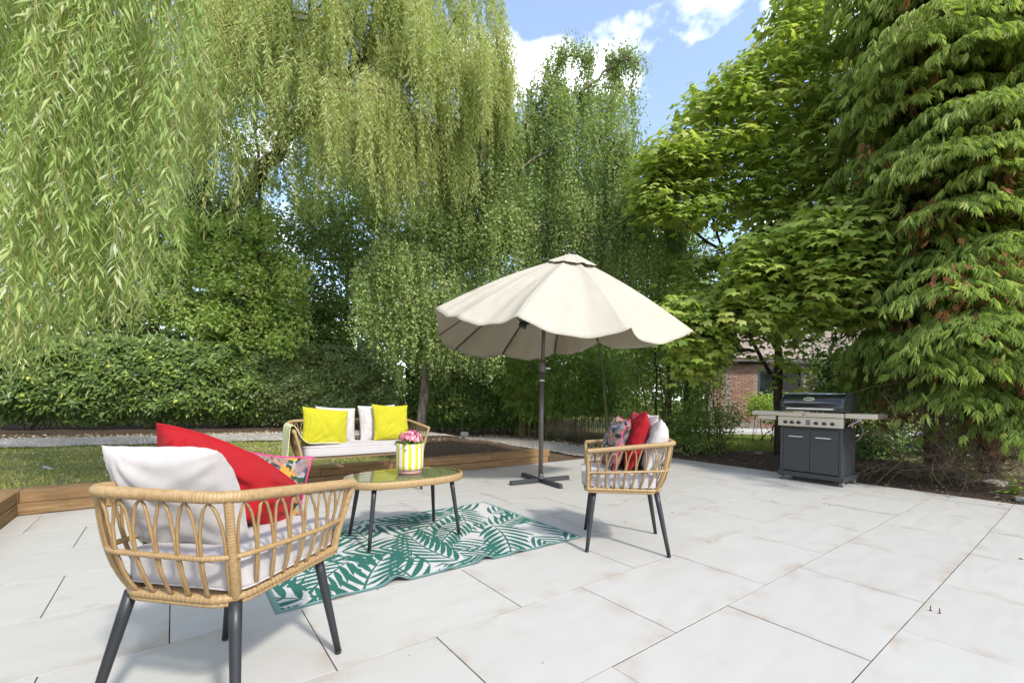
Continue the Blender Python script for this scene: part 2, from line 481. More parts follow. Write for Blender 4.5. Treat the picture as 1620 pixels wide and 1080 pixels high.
# grass blades on the lawn
n = 90000
ax = R.uniform(-12, 2.6, n * 2); bx = R.uniform(-14.5, -5.68, n * 2)
gx, gy = ax * DA[0] + bx * DB[0], ax * DA[1] + bx * DB[1]
keep = (gy > 2.0) & (np.abs(gx / gy) < 1.25) & (gy < np.interp(gx, PATH_X, PATH_N) + 0.03) & (R.uniform(0, 1, n * 2) > soil_mask(ax, bx) * 1.3)
keep &= R.uniform(-1.1, 1, n * 2) < 0.35 + wob(gx * 1.1, gy * 1.5, 3)
gx, gy = gx[keep][:n], gy[keep][:n]; n = len(gx)
h = R.uniform(0.018, 0.05, n); an = R.uniform(0, 2 * PI, n); w = R.uniform(0.003, 0.006, n)
z = on_ground(gx, gy)
lean = R.normal(0, 0.025, (n, 2))
p0 = np.stack([gx - np.cos(an) * w, gy - np.sin(an) * w, z], -1); p1 = np.stack([gx + np.cos(an) * w, gy + np.sin(an) * w, z], -1)
p2 = np.stack([gx + lean[:, 0], gy + lean[:, 1], z + h], -1)
tt = np.clip(0.55 + 0.42 * wob(gx * 1.1, gy * 1.5, 9) + R.normal(0, 0.18, n), 0, 1)
stuff(MB().add(np.stack([p0, p1, p2], 1).reshape(-1, 3), np.arange(n * 3).reshape(-1, 3), np.repeat(tt, 3)).build('lawn_grass', M['grass'], tint=True))

# bark mulch, crumbs of soil and dry leaves on the beds
n = 10000
ax = np.concatenate([R.uniform(A1, 10.2, n // 2), R.uniform(1.5, 8.5, n // 2)])
bx = np.concatenate([R.uniform(-6.5, 1.2, n // 2), R.uniform(-14, -5.68, n - n // 2)])
gx, gy = ax * DA[0] + bx * DB[0], ax * DA[1] + bx * DB[1]
on_path = (gy > np.interp(gx, PATH_X, PATH_N)) & (gy < np.interp(gx, PATH_X, PATH_F)) & (gx < 1.85)
keep = (R.uniform(0, 1, n) < soil_mask(ax, bx)) & (gy > 2) & ~on_path
gx, gy = gx[keep], gy[keep]; n = len(gx)
m = mat('mulch_chip', rough=0.95, spec=0.15); t = NT(m)
t.color(t.ramp(t.node('Attribute', attribute_name='tint').outputs['Fac'], [(0, (0.03, 0.02, 0.014)), (0.6, (0.12, 0.078, 0.05)), (0.9, (0.22, 0.15, 0.09)), (1, (0.42, 0.34, 0.24))]))
V, F, T = scatter_rocks(gx, gy, on_ground(gx, gy) + 0.006, 0.006, 0.026, R.uniform(0, 1, n), 0.35)
stuff(MB().add(V, F, T).build('bark_mulch', m, tint=True))

# ------------------------------------------------------------------ terrace of pale slabs
patio = put('patio', None); patio['kind'] = 'structure'
m = mat('slab_bed', (0.075, 0.048, 0.030), 0.95, spec=0.1); t = NT(m)
t.color(t.ramp(t.noise(t.coord('Object'), 9, 5, 0.7), [(0.35, (0.035, 0.022, 0.013)), (0.55, (0.10, 0.062, 0.034)), (0.74, (0.25, 0.20, 0.14))]))
V, F = box(0, 0, 0, A1 - A0 - 0.02, B1 - B0 - 0.02, 0.05)
c = ab((A0 + A1) / 2, (B0 + B1) / 2, -0.0276)
bed = MB().add(V, F).build('slab_bed', m, patio); bed.location = c; bed.rotation_euler = (0, 0, PATIO_ROT)
# slab: light porcelain with faint drift along its length, rusty tide marks at the joints
m = mat('pale_slab', rough=0.42, spec=0.4); t = NT(m); M['slab'] = m
oi = t.node('ObjectInfo')
tc = t.node('TexCoord')
offs = t.node('VectorMath', operation='SCALE'); offs.inputs['Scale'].default_value = 1.0
cb = t.node('CombineXYZ')
t.link(t.math('MULTIPLY', oi.outputs['Random'], 53.0), cb.inputs[0]); t.link(t.math('MULTIPLY', oi.outputs['Random'], 91.0), cb.inputs[1])
ad = t.node('VectorMath', operation='ADD'); t.link(tc.outputs['Object'], ad.inputs[0]); t.link(cb.outputs[0], ad.inputs[1])
mp = t.node('Mapping'); mp.inputs['Scale'].default_value = (1.6, 6.5, 1); t.link(ad.outputs[0], mp.inputs['Vector'])
veil = t.noise(mp.outputs[0], 1.7, 6, 0.62, 0.6)
col = t.ramp(veil, [(0.26, (0.378, 0.364, 0.336)), (0.50, (0.402, 0.389, 0.364)), (0.74, (0.414, 0.401, 0.377))])
col = t.mix(t.math('MULTIPLY', oi.outputs['Random'], 0.35), col, (0.368, 0.356, 0.332))
sp = t.node('SeparateXYZ'); t.link(tc.outputs['Object'], sp.inputs[0])
ed = t.math('MINIMUM', t.math('SUBTRACT', 0.45, t.math('ABSOLUTE', sp.outputs[0])), t.math('SUBTRACT', 0.299, t.math('ABSOLUTE', sp.outputs[1])))
edn = t.math('SUBTRACT', 1.0, t.math('DIVIDE', ed, 0.10))
patch = t.ramp(t.noise(ad.outputs[0], 4.2, 5, 0.6), [(0.50, (0, 0, 0)), (0.72, (1, 1, 1))])
rust = t.math('MULTIPLY', t.math('MAXIMUM', edn, 0.0), patch)
col = t.mix(t.math('MULTIPLY', rust, 0.62), col, (0.27, 0.19, 0.11))
dirt = t.ramp(t.noise(ad.outputs[0], 2.3, 6, 0.7, 1.2), [(0.60, (0, 0, 0)), (0.80, (1, 1, 1))])
col = t.mix(t.math('MULTIPLY', dirt, 0.20), col, (0.24, 0.205, 0.15))
speck = t.ramp(t.noise(ad.outputs[0], 34, 2, 0.5), [(0.745, (0, 0, 0)), (0.77, (1, 1, 1))])
col = t.mix(t.math('MULTIPLY', speck, 0.6), col, (0.16, 0.13, 0.09))
t.color(col)
t.link(t.ramp(veil, [(0.3, (0.38, 0.38, 0.38)), (0.7, (0.52, 0.52, 0.52))]), t.b.inputs['Roughness'])
t.bump(t.noise(ad.outputs[0], 46, 4, 0.6), 0.06, 0.004)
SL, SW, GAP = 0.905, 0.602, 0.0050
slab_cache = {}
def slab_mesh(l, w):
    k = (round(l, 3), round(w, 3))
    if k not in slab_cache:
        V, F = box(0, 0, -0.0095, l, w, 0.019, 0.0006)
        slab_cache[k] = MB().add(V, F).mesh('slab', M['slab'])
    return slab_cache[k]
for k in range(-9, 5):
    b_lo, b_hi = -0.5666 + SW * k, -0.5666 + SW * (k + 1)
    b_lo, b_hi = max(b_lo, B0), min(b_hi, B1)
    if b_hi - b_lo < 0.03: continue
    off = {-1: .499, -2: .035, -3: .517, -4: 0.0, -5: .425, -6: .0, -7: .379}.get(k, .499 if k % 2 else .035)
    a = off - SL * 3
    while a < A1:
        lo, hi = max(a, A0), min(a + SL, A1)
        a += SL
        if hi - lo < 0.03: continue
        s = put('slab', slab_mesh(hi - lo - GAP, b_hi - b_lo - GAP), patio)
        s.location = ab((lo + hi) / 2, (b_lo + b_hi) / 2, R.uniform(-0.0012, 0.0012))
        s.rotation_euler = (R.normal(0, .0008), R.normal(0, .0008), PATIO_ROT + R.normal(0, 0.0006) + (PI if R.uniform() < .5 else 0))

# ------------------------------------------------------------------ sleeper edging
m = mat('sleeper_wood', rough=0.82, spec=0.2); t = NT(m); M['sleeper'] = m
oi = t.node('ObjectInfo'); tc = t.node('TexCoord'); cb = t.node('CombineXYZ')
t.link(t.math('MULTIPLY', oi.outputs['Random'], 37.0), cb.inputs[0]); t.link(t.math('MULTIPLY', oi.outputs['Random'], 11.0), cb.inputs[2])
ad = t.node('VectorMath', operation='ADD'); t.link(tc.outputs['Object'], ad.inputs[0]); t.link(cb.outputs[0], ad.inputs[1])
mp = t.node('Mapping'); mp.inputs['Scale'].default_value = (1.1, 16, 16); t.link(ad.outputs[0], mp.inputs['Vector'])
gr = t.noise(mp.outputs[0], 2.6, 7, 0.65, 0.8)
col = t.ramp(gr, [(0.28, (0.11, 0.06, 0.026)), (0.5, (0.225, 0.135, 0.062)), (0.75, (0.33, 0.22, 0.11))])
vo = t.node('TexVoronoi', i_Scale=1.9); t.link(ad.outputs[0], vo.inputs['Vector'])
col = t.mix(t.ramp(vo.outputs['Distance'], [(0.03, (.85, .85, .85)), (0.11, (0, 0, 0))]), col, (0.05, 0.025, 0.012))
col = t.mix(t.math('MULTIPLY', oi.outputs['Random'], 0.3), col, (0.20, 0.115, 0.05))
t.color(col); t.bump(gr, 0.5, 0.01)
edge = thing('sleeper_edging', 'low timber edging of stacked brown sleepers between pale terrace and lawn', 'edging', ab(1.9, B0, 0))
def sleeper(a, b, z, l, w, h, along_a=True):
    V, F = box(0, 0, 0, l, w, h, 0.004)
    s = MB().add(V, F).build('sleeper', M['sleeper'], edge)
    s.location = ab(a, b, z) - np.array(edge.location)
    s.rotation_euler = (R.normal(0, .002), R.normal(0, .002), PATIO_ROT + (0 if along_a else PI / 2) + R.normal(0, 0.001))
for lo, hi in ((-3.42, -1.025), (-1.02, 1.375), (1.38, 3.775), (3.78, 4.93)):
    sleeper((lo + hi) / 2, B0 - 0.1, 0.155, hi - lo, 0.2, 0.098)
for lo, hi in ((-3.42, -2.0), (-1.995, 0.395), (0.40, 1.43), (1.435, 3.83), (3.835, 4.90)):
    sleeper((lo + hi) / 2, B0 - 0.103, 0.051, hi - lo, 0.2, 0.1)
for lo, hi, z in ((-5.455, -3.06, 0.155), (-3.055, -0.66, .155), (-5.45, -4.3, 0.051), (-4.295, -1.9, 0.051)):
    sleeper(A0 - 0.1 + (0.004 if z < .1 else 0), (lo + hi) / 2, z, hi - lo, 0.2, 0.098, False)
# ------------------------------------------------------------------ leaves
def T_(V, *F): return np.array(V, float), [np.array(f) for f in F]
# u along the leaf, v across (both per unit), w off the plane (per unit length)
LANCE = T_([(0, 0, 0), (.42, .5, .03), (.45, 0, -.02), (.42, -.5, .03), (1, 0, -.14)], [(0, 2, 1), (0, 3, 2), (2, 4, 1), (2, 3, 4)])
KITE = T_([(0, 0, 0), (.42, .5, .04), (1, 0, -.08), (.42, -.5, .04)], [(0, 2, 1), (0, 3, 2)])
OVAL = T_([(0, 0, 0), (.28, .44, .05), (.66, .42, .03), (1, 0, -.10), (.66, -.42, .03), (.28, -.44, .05), (.45, 0, -.03)],
          [(0, 6, 1), (0, 5, 6)], [(1, 6, 3, 2), (6, 5, 4, 3)])
BIRCH = T_([(0, 0, 0), (.32, .5, .03), (1, 0, -.05), (.32, -.5, .03)], [(0, 2, 1), (0, 3, 2)])
_o = [(180, .10), (140, .34), (112, .66), (84, .52), (56, .92), (30, .56), (0, 1.0)]
_o = _o + [(-a, r) for a, r in _o[-2:0:-1]]
_mv = [(.38, 0, 0.03)] + [(.38 + .62 * r * math.cos(math.radians(a)) * (1 if abs(a) < 90 else .6), .62 * r * math.sin(math.radians(a)), -.16 * r * r) for a, r in _o]
_k = len(_o)
MAPLE = T_(_mv, [(0, 1 + (i + 1) % _k, 1 + i) for i in range(_k)])
_fv, _ff = [], []
for i in range(8):
    u = .06 + i * .105; l = .40 * (1 - (i / 8.6) ** 1.7) * (.7 if i == 0 else 1)
    for s in (1, -1):
        k = len(_fv)
        _fv += [(u - .020, 0, -.20 * u * u), (u + .075, 0, -.20 * (u + .05) ** 2), (u + .62 * l, s * l, -.20 * (u + .5 * l) ** 2 - .16 * l)]
        _ff.append((k, k + 1, k + 2) if s < 0 else (k, k + 2, k + 1))
k = len(_fv); _fv += [(0, .022, 0), (0, -.018, 0), (1, 0, -.26)]; _ff.append((k, k + 1, k + 2))
k = len(_fv); _fv += [(.80, .06, -.14), (.80, -.06, -.14), (1.02, 0, -.28)]; _ff.append((k, k + 1, k + 2))
FROND = T_(_fv, _ff)
_fv, _ff = [], []
for a_, l_, o_ in ((-38, .62, .03), (-18, .88, -.03), (0, 1.0, .03), (19, .86, -.04), (40, .60, .02)):
    c_, s_ = math.cos(math.radians(a_)), math.sin(math.radians(a_)); k = len(_fv)
    for u_, v_, w_ in ((-.02, 0, .02), (.55, .105, -.12), (1, 0, -.44), (.55, -.105, -.12)):
        _fv.append(((u_ * c_ - v_ * s_) * l_, (u_ * s_ + v_ * c_) * l_, w_ * l_ + o_))
    _ff += [(k, k + 2, k + 1), (k, k + 3, k + 2)]
FAN = T_(_fv, _ff)

def leaf_verts(P, D, N, L, W, tmpl):
    D = nrm(D); S = np.cross(N, D); S = nrm(S); N2 = np.cross(D, S)
    L = np.broadcast_to(L, (len(P),)); W = np.broadcast_to(W, (len(P),))
    tv = tmpl[0]
    return (P[:, None] + D[:, None] * (tv[None, :, 0] * L[:, None])[..., None] + S[:, None] * (tv[None, :, 1] * W[:, None])[..., None]
            + N2[:, None] * (tv[None, :, 2] * L[:, None])[..., None])
def add_leaves(mb, P, D, N, L, W, tmpl, tint):
    n = len(P)
    if n == 0: return
    V = leaf_verts(P, D, N, L, W, tmpl); k = V.shape[1]
    F = [(f[None] + (np.arange(n) * k)[:, None, None]).reshape(-1, f.shape[1]) for f in tmpl[1]]
    mb.add(V.reshape(-1, 3), F, np.repeat(np.clip(np.broadcast_to(tint, (n,)), 0, 1), k))
def screen_size(P):
    return np.where(P[:, 1] > 0.5, 1 / np.maximum(P[:, 1], .5), 0) * (np.abs(P[:, 0] / np.maximum(P[:, 1], .3)) < 1.12) * ((P[:, 2] - CAMH) / np.maximum(P[:, 1], .3) < .86)
leaf_meshes = {}
def single_leaves(root, P, D, N, L, W, tmpl, tint, mat_key, levels=6):
    """The largest leaves in view as parts: a handful of shared meshes, one object per leaf."""
    root_loc = np.array(root.location)
    L = np.broadcast_to(L, (len(P),)); W = np.broadcast_to(W, (len(P),)); tint = np.broadcast_to(tint, (len(P),))
    D = nrm(D); S = nrm(np.cross(N, D)); N2 = np.cross(D, S)
    for i in range(len(P)):
        q = int(np.clip(tint[i], 0, .999) * levels)
        key = (mat_key, q, root.name)
        if key not in leaf_meshes:
            mb = MB(); mb.add(tmpl[0] * np.array([1, W[i] / L[i], 1]), tmpl[1], (q + .5) / levels)
            leaf_meshes[key] = mb.mesh('leaf', M[mat_key], tint=True)
        o = put('leaf', leaf_meshes[key], root)
        m4 = Matrix(((D[i, 0], S[i, 0], N2[i, 0], P[i, 0] - root_loc[0]), (D[i, 1], S[i, 1], N2[i, 1], P[i, 1] - root_loc[1]),
                     (D[i, 2], S[i, 2], N2[i, 2], P[i, 2] - root_loc[2]), (0, 0, 0, 1)))
        o.matrix_local = m4 @ Matrix.Scale(float(L[i]), 4)
def crown(root, mat_key, P, D, N, L, W, tmpl, tint, singles=0, name='crown', rest=None):
    n = len(P); L = np.broadcast_to(L, (n,)); W = np.broadcast_to(W, (n,)); tint = np.broadcast_to(tint, (n,))
    big = np.zeros(n, bool)
    if singles:
        big[np.argsort(-screen_size(P) * L)[:singles]] = True
        single_leaves(root, P[big], D[big], N[big], L[big], W[big], tmpl, tint[big], mat_key)
    r = ~big; mb = MB()
    add_leaves(mb, P[r] - np.array(root.location), D[r], N[r], L[r], W[r], rest or tmpl, tint[r])
    return stuff(mb.build(name, M[mat_key], root, tint=True))
def rdir(n): return nrm(R.normal(size=(n, 3)))
def wood(root, curves, mat_key, name='trunk', n=8):
    mb = MB()
    for P, r in curves: mb.add(*tube(np.asarray(P) - np.array(root.location), r, n))
    return mb.build(name, M[mat_key], root, smooth=True)
def limb(pts, r0, r1, n=14, jit=0.0):
    P = spline(pts, n)
    if jit: P[1:-1] += R.normal(0, jit, (n - 2, 3))
    return P, np.linspace(r0, r1, n)

def hang(S, O, LEN, spacing, Lf, aspect, splay=0.6, drift=0.25, leaf_jit=.25, tintbase=None, swing=.10):
    """Leaves and stems of weeping strands. S starts, O outward directions, LEN lengths."""
    n = len(S); K = int(LEN.max() / spacing) + 1
    s = (np.arange(K)[None] + R.uniform(0, 1, (n, K))) * spacing
    ok = s < LEN[:, None]
    ph = R.uniform(0, 6.28, (n, 2)); amp = R.uniform(.02, swing, (n, 2)); fr = R.uniform(.8, 2.2, (n, 2))
    def pos(q):
        a = drift * (1 - np.exp(-q / .35))
        X = S[:, None, 0] + O[:, None, 0] * a + amp[:, None, 0] * (np.sin(fr[:, None, 0] * q + ph[:, None, 0]) - np.sin(ph[:, None, 0]))
        Y = S[:, None, 1] + O[:, None, 1] * a + amp[:, None, 1] * (np.sin(fr[:, None, 1] * q + ph[:, None, 1]) - np.sin(ph[:, None, 1]))
        Z = S[:, None, 2] - q + .12 * np.exp(-q / .2)
        return np.stack([X, Y, Z], -1)
    P = pos(s)[ok]
    az = R.uniform(0, 6.28, P.shape[0])
    D = np.stack([np.cos(az) * splay, np.sin(az) * splay, -R.uniform(.45, 1.1, len(P))], -1)
    Nn = np.stack([np.cos(az) * .8, np.sin(az) * .8, np.full(len(P), .55)], -1) + R.normal(0, .45, (len(P), 3))
    tb = R.uniform(0, 1, n) if tintbase is None else tintbase
    ti = np.repeat(tb[:, None], K, 1)[ok] * .55 + R.uniform(0, .45, len(P))
    Ls = Lf * (1 - leaf_jit + 2 * leaf_jit * R.beta(1.3, 1.3, len(P))) * (0.55 + .45 * np.clip((LEN[:, None] - s)[ok] / .35, 0, 1))
    kq = np.linspace(0, 1, 9)[None] * LEN[:, None]
    return P, D, Nn, Ls, Ls * aspect, ti, pos(kq)
def stems(root, Q, r, mat_key, name='strands'):
    """Q (n,k,3): thin three-sided stems joined as one part."""
    n, k, _ = Q.shape; Q = Q - np.array(root.location)
    a = np.array([0, 2.1, 4.2]); rr = r * np.linspace(1, .5, k)
    V = Q[:, :, None, :] + (np.stack([np.cos(a), np.sin(a), a * 0], -1)[None, None] * rr[None, :, None, None])
    b = np.arange(n)[:, None, None] * k * 3 + np.arange(k - 1)[None, :, None] * 3; j = np.arange(3)[None, None]; j2 = (j + 1) % 3
    F = np.stack([b + j, b + j2, b + j2 + 3, b + j + 3], -1).reshape(-1, 4)
    return stuff(MB().add(V.reshape(-1, 3), F).build(name, M[mat_key], root))
def arches(origins, ends, lift, k=10):
    t = np.linspace(0, 1, k)[None, :, None]
    mid = (origins + ends) / 2 + np.array([0, 0, 1.0]) * lift[:, None]
    return origins[:, None] * (1 - t) ** 2 + 2 * mid[:, None] * t * (1 - t) + ends[:, None] * t ** 2
def sample_curve(A, i, t):
    k = A.shape[1]; f = t * (k - 1); a = np.minimum(f.astype(int), k - 2); f = (f - a)[:, None]
    return A[i, a] * (1 - f) + A[i, a + 1] * f
def nearest_on(curves, E, below=True):
    P = np.concatenate([c[0][2:] for c in curves]); out = []
    for e in E:
        d = np.linalg.norm((P - e) * [1, 1, 1.3], axis=1) + np.where(P[:, 2] > e[2] + .4, 3, 0)
        out.append(P[np.argmin(d)])
    return np.array(out)

# ------------------------------------------------------------------ weeping willow whose curtain hangs into the terrace
root = thing('willow_tree', 'weeping willow at the left edge with long leafy curtains hanging over the lawn', 'tree', (-6.6, 3.4, LAWN_Z - .02))
tr = [limb([(-6.6, 3.4, 0.1), (-6.5, 3.45, 2.2), (-6.2, 3.6, 4.6), (-5.6, 4.0, 7.0)], .34, .16, 16)]
tr += [limb([(-6.3, 3.55, 3.9), (-5.4, 3.5, 5.3), (-4.2, 3.4, 5.9), (-2.9, 3.4, 5.8), (-1.9, 3.5, 5.2)], .13, .03, 18),
       limb([(-6.2, 3.6, 4.6), (-5.4, 4.4, 6.3), (-4.4, 5.0, 6.9), (-3.0, 5.1, 6.8), (-2.0, 5.2, 6.2)], .12, .03, 18),
       limb([(-6.4, 3.5, 3.4), (-5.6, 2.9, 4.6), (-4.4, 2.7, 5.0), (-3.2, 2.7, 4.8), (-2.2, 2.8, 4.3)], .11, .03, 18)]
wood(root, tr, 'bark')
PX = [-160, 0, 30, 55, 85, 130, 165, 205, 228, 250, 275, 300]
PY = [560, 590, 612, 622, 545, 585, 525, 555, 470, 375, 330, 230]
n = 350
px = np.where(R.uniform(0, 1, n) < .2, R.uniform(-170, 0, n), R.uniform(-10, 300, n))
d = 2.7 + 2.3 * R.beta(1.1, 1.3, n)
short = np.abs(R.normal(0, 1, n)) * np.where(R.uniform(0, 1, n) < .62, 60, 210)
pyb = np.interp(px, PX, PY) - short
pyt = R.uniform(-170, -60, n) - 60
S = np.array([at(a, b, c) for a, b, c in zip(px, pyt, d)]); Bt = np.array([at(a, b, c) for a, b, c in zip(px, pyb, d)])
LEN = np.maximum(S[:, 2] - Bt[:, 2], .5)
az = R.uniform(0, 6.28, n); O = np.stack([np.cos(az), np.sin(az), az * 0], -1); S = S - O * .12
P, D, Nn, L, W, ti, Q = hang(S, O, LEN, .0225, .096, .145, .60, .14, .5, swing=.24)
crown(root, 'willow_near', P, D, Nn, L, W, LANCE, ti, 300)
stems(root, Q[:, ::2], .0017, 'willow_twig')
# short leaders that carry the strands on the boughs
E = S + [0, 0, .12]; OR = nearest_on(tr, E)
A = arches(OR, E, np.full(n, .25), 6)
stems(root, A, .007, 'willow_bough', 'branchlets')

# ------------------------------------------------------------------ large willow behind the hedge
root = thing('willow_tree', 'tall pale green weeping willow behind the hedge with a leaning ivy-clad trunk', 'tree', at(372, 690, 12.4) * [1, 1, 0] + [0, 0, LAWN_Z - .05])
b = np.array(root.location)
g = lambda *q: [at(*x) for x in q]
tr = [limb([b - [0, 0, .1]] + g((368, 560, 12.4), (352, 430, 12.3), (352, 350, 12.2), (405, 290, 11.8), (455, 215, 11.2), (520, 150, 10.6), (575, 95, 10.2), (600, 10, 10), (615, -120, 10)), .29, .06, 34, .04),
      limb(g((352, 400, 12.3), (318, 300, 12.3), (305, 210, 12.2), (335, 140, 12), (362, 70, 11.8), (372, -40, 11.5), (380, -160, 11.4)), .2, .05, 22, .03),
      limb(g((352, 350, 12.2), (372, 320, 12), (378, 275, 11.8), (384, 250, 11.6)), .13, .06, 8),
      limb(g((575, 95, 10.2), (630, 110, 9.8), (690, 130, 9.4), (750, 135, 9.2), (790, 120, 9.1)), .06, .02, 14, .03),
      limb(g((520, 150, 10.6), (560, 160, 9.8), (640, 190, 9.2), (700, 215, 9)), .06, .02, 12, .03),
      limb(g((455, 215, 11.2), (470, 190, 10.6), (430, 160, 10), (400, 130, 9.4), (380, 60, 8.8)), .08, .02, 12, .03),
      limb(g((600, 10, 10), (660, -60, 9.6), (720, -90, 9.4), (770, -60, 9.2)), .05, .015, 12, .02),
      limb(g((575, 95, 10.2), (540, 60, 9.4), (500, 40, 8.8), (450, 20, 8.4)), .06, .02, 12, .03)]
wood(root, tr, 'bark')
ends, dep = [], []
while len(ends) < 185:
    x = R.uniform(290, 806); y = R.uniform(-230, 260); dd = np.clip(R.normal(9.6, 1.3), 7.2, 12.5)
    if y < 50 and x > 775 + y * .3: continue
    if x > 790 and y < 100: continue
    if x < 430 and y > 40 and R.uniform() < .35: continue
    if x < 520 and y > 180 and R.uniform() < .4: continue
    if y > 215 and not 300 < x < 740: continue
    ends.append(at(x, y, dd))
E = np.array(ends); OR = nearest_on(tr, E)
A = arches(OR, E, R.uniform(.15, .7, len(E)), 10)
mb = MB()
for q in A: mb.add(*tube(q - b, np.linspace(.028, .006, 10), 5, False))
stuff(mb.build('branches', M['willow_bough'], root, smooth=True))
per = 31; ai = np.repeat(np.arange(len(E)), per); tt = R.uniform(.3, 1.0, len(ai))
S = sample_curve(A, ai, tt) + R.normal(0, .10, (len(ai), 3))
O = nrm((S - b) * [1, 1, 0] + R.normal(0, 1.2, S.shape) * [1, 1, 0])
LEN = R.uniform(.5, 1.9, len(ai)) * (.7 + .5 * tt)
zmin = CAMH + (HY - np.interp(S[:, 0] / S[:, 1] * FPX + 810, [300, 420, 520, 600, 700, 740, 800, 815], [370, 350, 320, 345, 345, 300, 180, 140]) - R.uniform(-35, 60, len(S))) / FPX * S[:, 1]
LEN = np.clip(np.minimum(LEN, S[:, 2] - zmin), .25, 3)
P, D, Nn, L, W, ti, Q = hang(S, O, LEN, .039, .122, .21, .75, .22, swing=.16, tintbase=np.clip(R.normal(.55, .25, len(S)), 0, 1))
crown(root, 'willow_far', P, D, Nn, L, W, KITE, ti)
stems(root, Q[::2, ::4], .0035, 'willow_twig')
# ivy up its trunk: a plant of its own
iv = thing('ivy', 'ivy wrapped round the leaning trunk of the tall willow', 'ivy', b)
C0 = np.concatenate([tr[0][0][4:15], tr[1][0][1:15]])
pi = R.integers(0, len(C0), 9000); P = C0[pi] + rdir(9000) * (R.uniform(.22, .62, 9000) * (1 + .3 * wob(C0[pi][:, 2] * 3, pi * .3)))[:, None] * [1, 1, .8]
Nn = nrm(P - C0[pi]) + rdir(9000) * .5; D = np.cross(Nn, rdir(9000)) + [0, 0, -.7]
L = R.uniform(.06, .11, 9000)
crown(iv, 'ivy', P, D, Nn, L, L * .85, KITE, R.beta(1.4, 2.4, 9000), name='foliage')

# ------------------------------------------------------------------ silver birch
root = thing('birch_tree', 'weeping silver birch with a slim pale leaning trunk behind the sofa', 'tree', at(664, 690, 10.9) * [1, 1, 0] + [0, 0, LAWN_Z - .03])
b = np.array(root.location)
tr = [limb([b - [0, 0, .1]] + g((674, 590, 10.9), (684, 500, 10.9), (712, 420, 10.9), (742, 350, 11), (752, 290, 11), (770, 210, 11.1), (800, 150, 11.2)), .115, .03, 24, .015),
      limb(g((752, 290, 11), (800, 245, 10.8), (850, 170, 10.7), (880, 110, 10.6), (905, 88, 10.5), (935, 100, 10.4)), .05, .012, 16, .02),
      limb(g((800, 245, 10.8), (870, 180, 10.5), (930, 135, 10.4), (965, 105, 10.3), (985, 92, 10.2), (1005, 105, 10.1)), .045, .012, 16, .02),
      limb(g((712, 420, 10.9), (760, 395, 10.5), (820, 385, 10.1), (870, 350, 10), (900, 330, 9.9), (980, 320, 9.8), (1060, 350, 9.6)), .06, .015, 18, .03),
      limb(g((742, 350, 11), (705, 330, 10.6), (690, 280, 10.4), (710, 240, 10.2)), .05, .015, 12, .02),
      limb(g((684, 500, 10.9), (650, 440, 10.2), (620, 400, 9.6), (600, 395, 9.2), (570, 420, 9)), .05, .012, 14, .02),
      limb(g((752, 290, 11), (780, 300, 10.4), (850, 250, 10), (900, 215, 9.9), (960, 220, 9.8), (1000, 250, 9.7)), .045, .012, 14, .02),
      limb(g((684, 500, 10.9), (720, 490, 10), (750, 500, 9.6), (790, 525, 9.4)), .035, .01, 10, .02)]
wood(root, tr, 'bark_birch')
ends, ln = [], []
def top_y(x): return np.interp(x, [690, 720, 760, 800, 850, 868, 885, 925, 945, 985, 1010, 1018], [150, 130, 140, 150, 130, 95, 82, 112, 120, 85, 100, 150])
while len(ends) < 150:
    x = R.uniform(695, 1014); y = top_y(x) + 260 * R.beta(1, 1.3)
    if 800 < x < 900 and 240 < y < 330 and R.uniform() < .4: continue
    ends.append(at(x, y, np.clip(R.normal(10.5, .7), 9.2, 12))); ln.append(R.uniform(.5, 1.9))
for k in range(44):
    ends.append(at(R.uniform(562, 690), R.uniform(385, 520), R.uniform(8.6, 10))); ln.append(R.uniform(.7, 1.5))
for k in range(16):
    ends.append(at(R.uniform(636, 704), R.uniform(470, 540), R.uniform(9.4, 10.3))); ln.append(R.uniform(.8, 1.4))
for k in range(16):
    ends.append(at(R.uniform(700, 800), R.uniform(525, 560), R.uniform(9.2, 9.9))); ln.append(R.uniform(.4, .95))
for k in range(54):
    ends.append(at(R.uniform(900, 1100), R.uniform(315, 440), R.uniform(9.0, 10))); ln.append(R.uniform(.4, 1.2))
for k in range(40):
    ends.append(at(R.uniform(690, 960), R.uniform(330, 440), R.uniform(9.6, 10.6))); ln.append(R.uniform(.5, 1.3))
for x, y in ((868, 112), (880, 96), (893, 88), (907, 88), (922, 94), (935, 100), (960, 106), (972, 98), (985, 92), (996, 96), (1005, 104), (1010, 112)):
    for k in range(2): ends.append(at(x + R.normal(0, 5), y - 3, 10.45)); ln.append(R.uniform(.22, .6))
E = np.array(ends); ln = np.array(ln); OR = nearest_on(tr, E)
A = arches(OR, E, R.uniform(.05, .35, len(E)), 8)
mb = MB()
for q in A: mb.add(*tube(q - b, np.linspace(.014, .004, 8), 4, False))
stuff(mb.build('branches', M['twig'], root, smooth=True))
per = 21; ai = np.repeat(np.arange(len(E)), per); tt = R.uniform(.35, 1.0, len(ai))
S = sample_curve(A, ai, tt) + R.normal(0, .10, (len(ai), 3))
O = nrm(R.normal(0, 1, S.shape) * [1, 1, 0])
LEN = np.clip(ln[ai] * R.uniform(.35, 1.05, len(ai)), .2, 3)
LEN = np.minimum(LEN, np.maximum(S[:, 2] - .75, .2))
P, D, Nn, L, W, ti, Q = hang(S, O, LEN, .034, .063, .82, .55, .12, .3)
P = P + R.normal(0, .03, P.shape)
crown(root, 'birch', P, D, Nn, L, W, BIRCH, ti)
stems(root, Q[::3, ::4], .0025, 'twig')

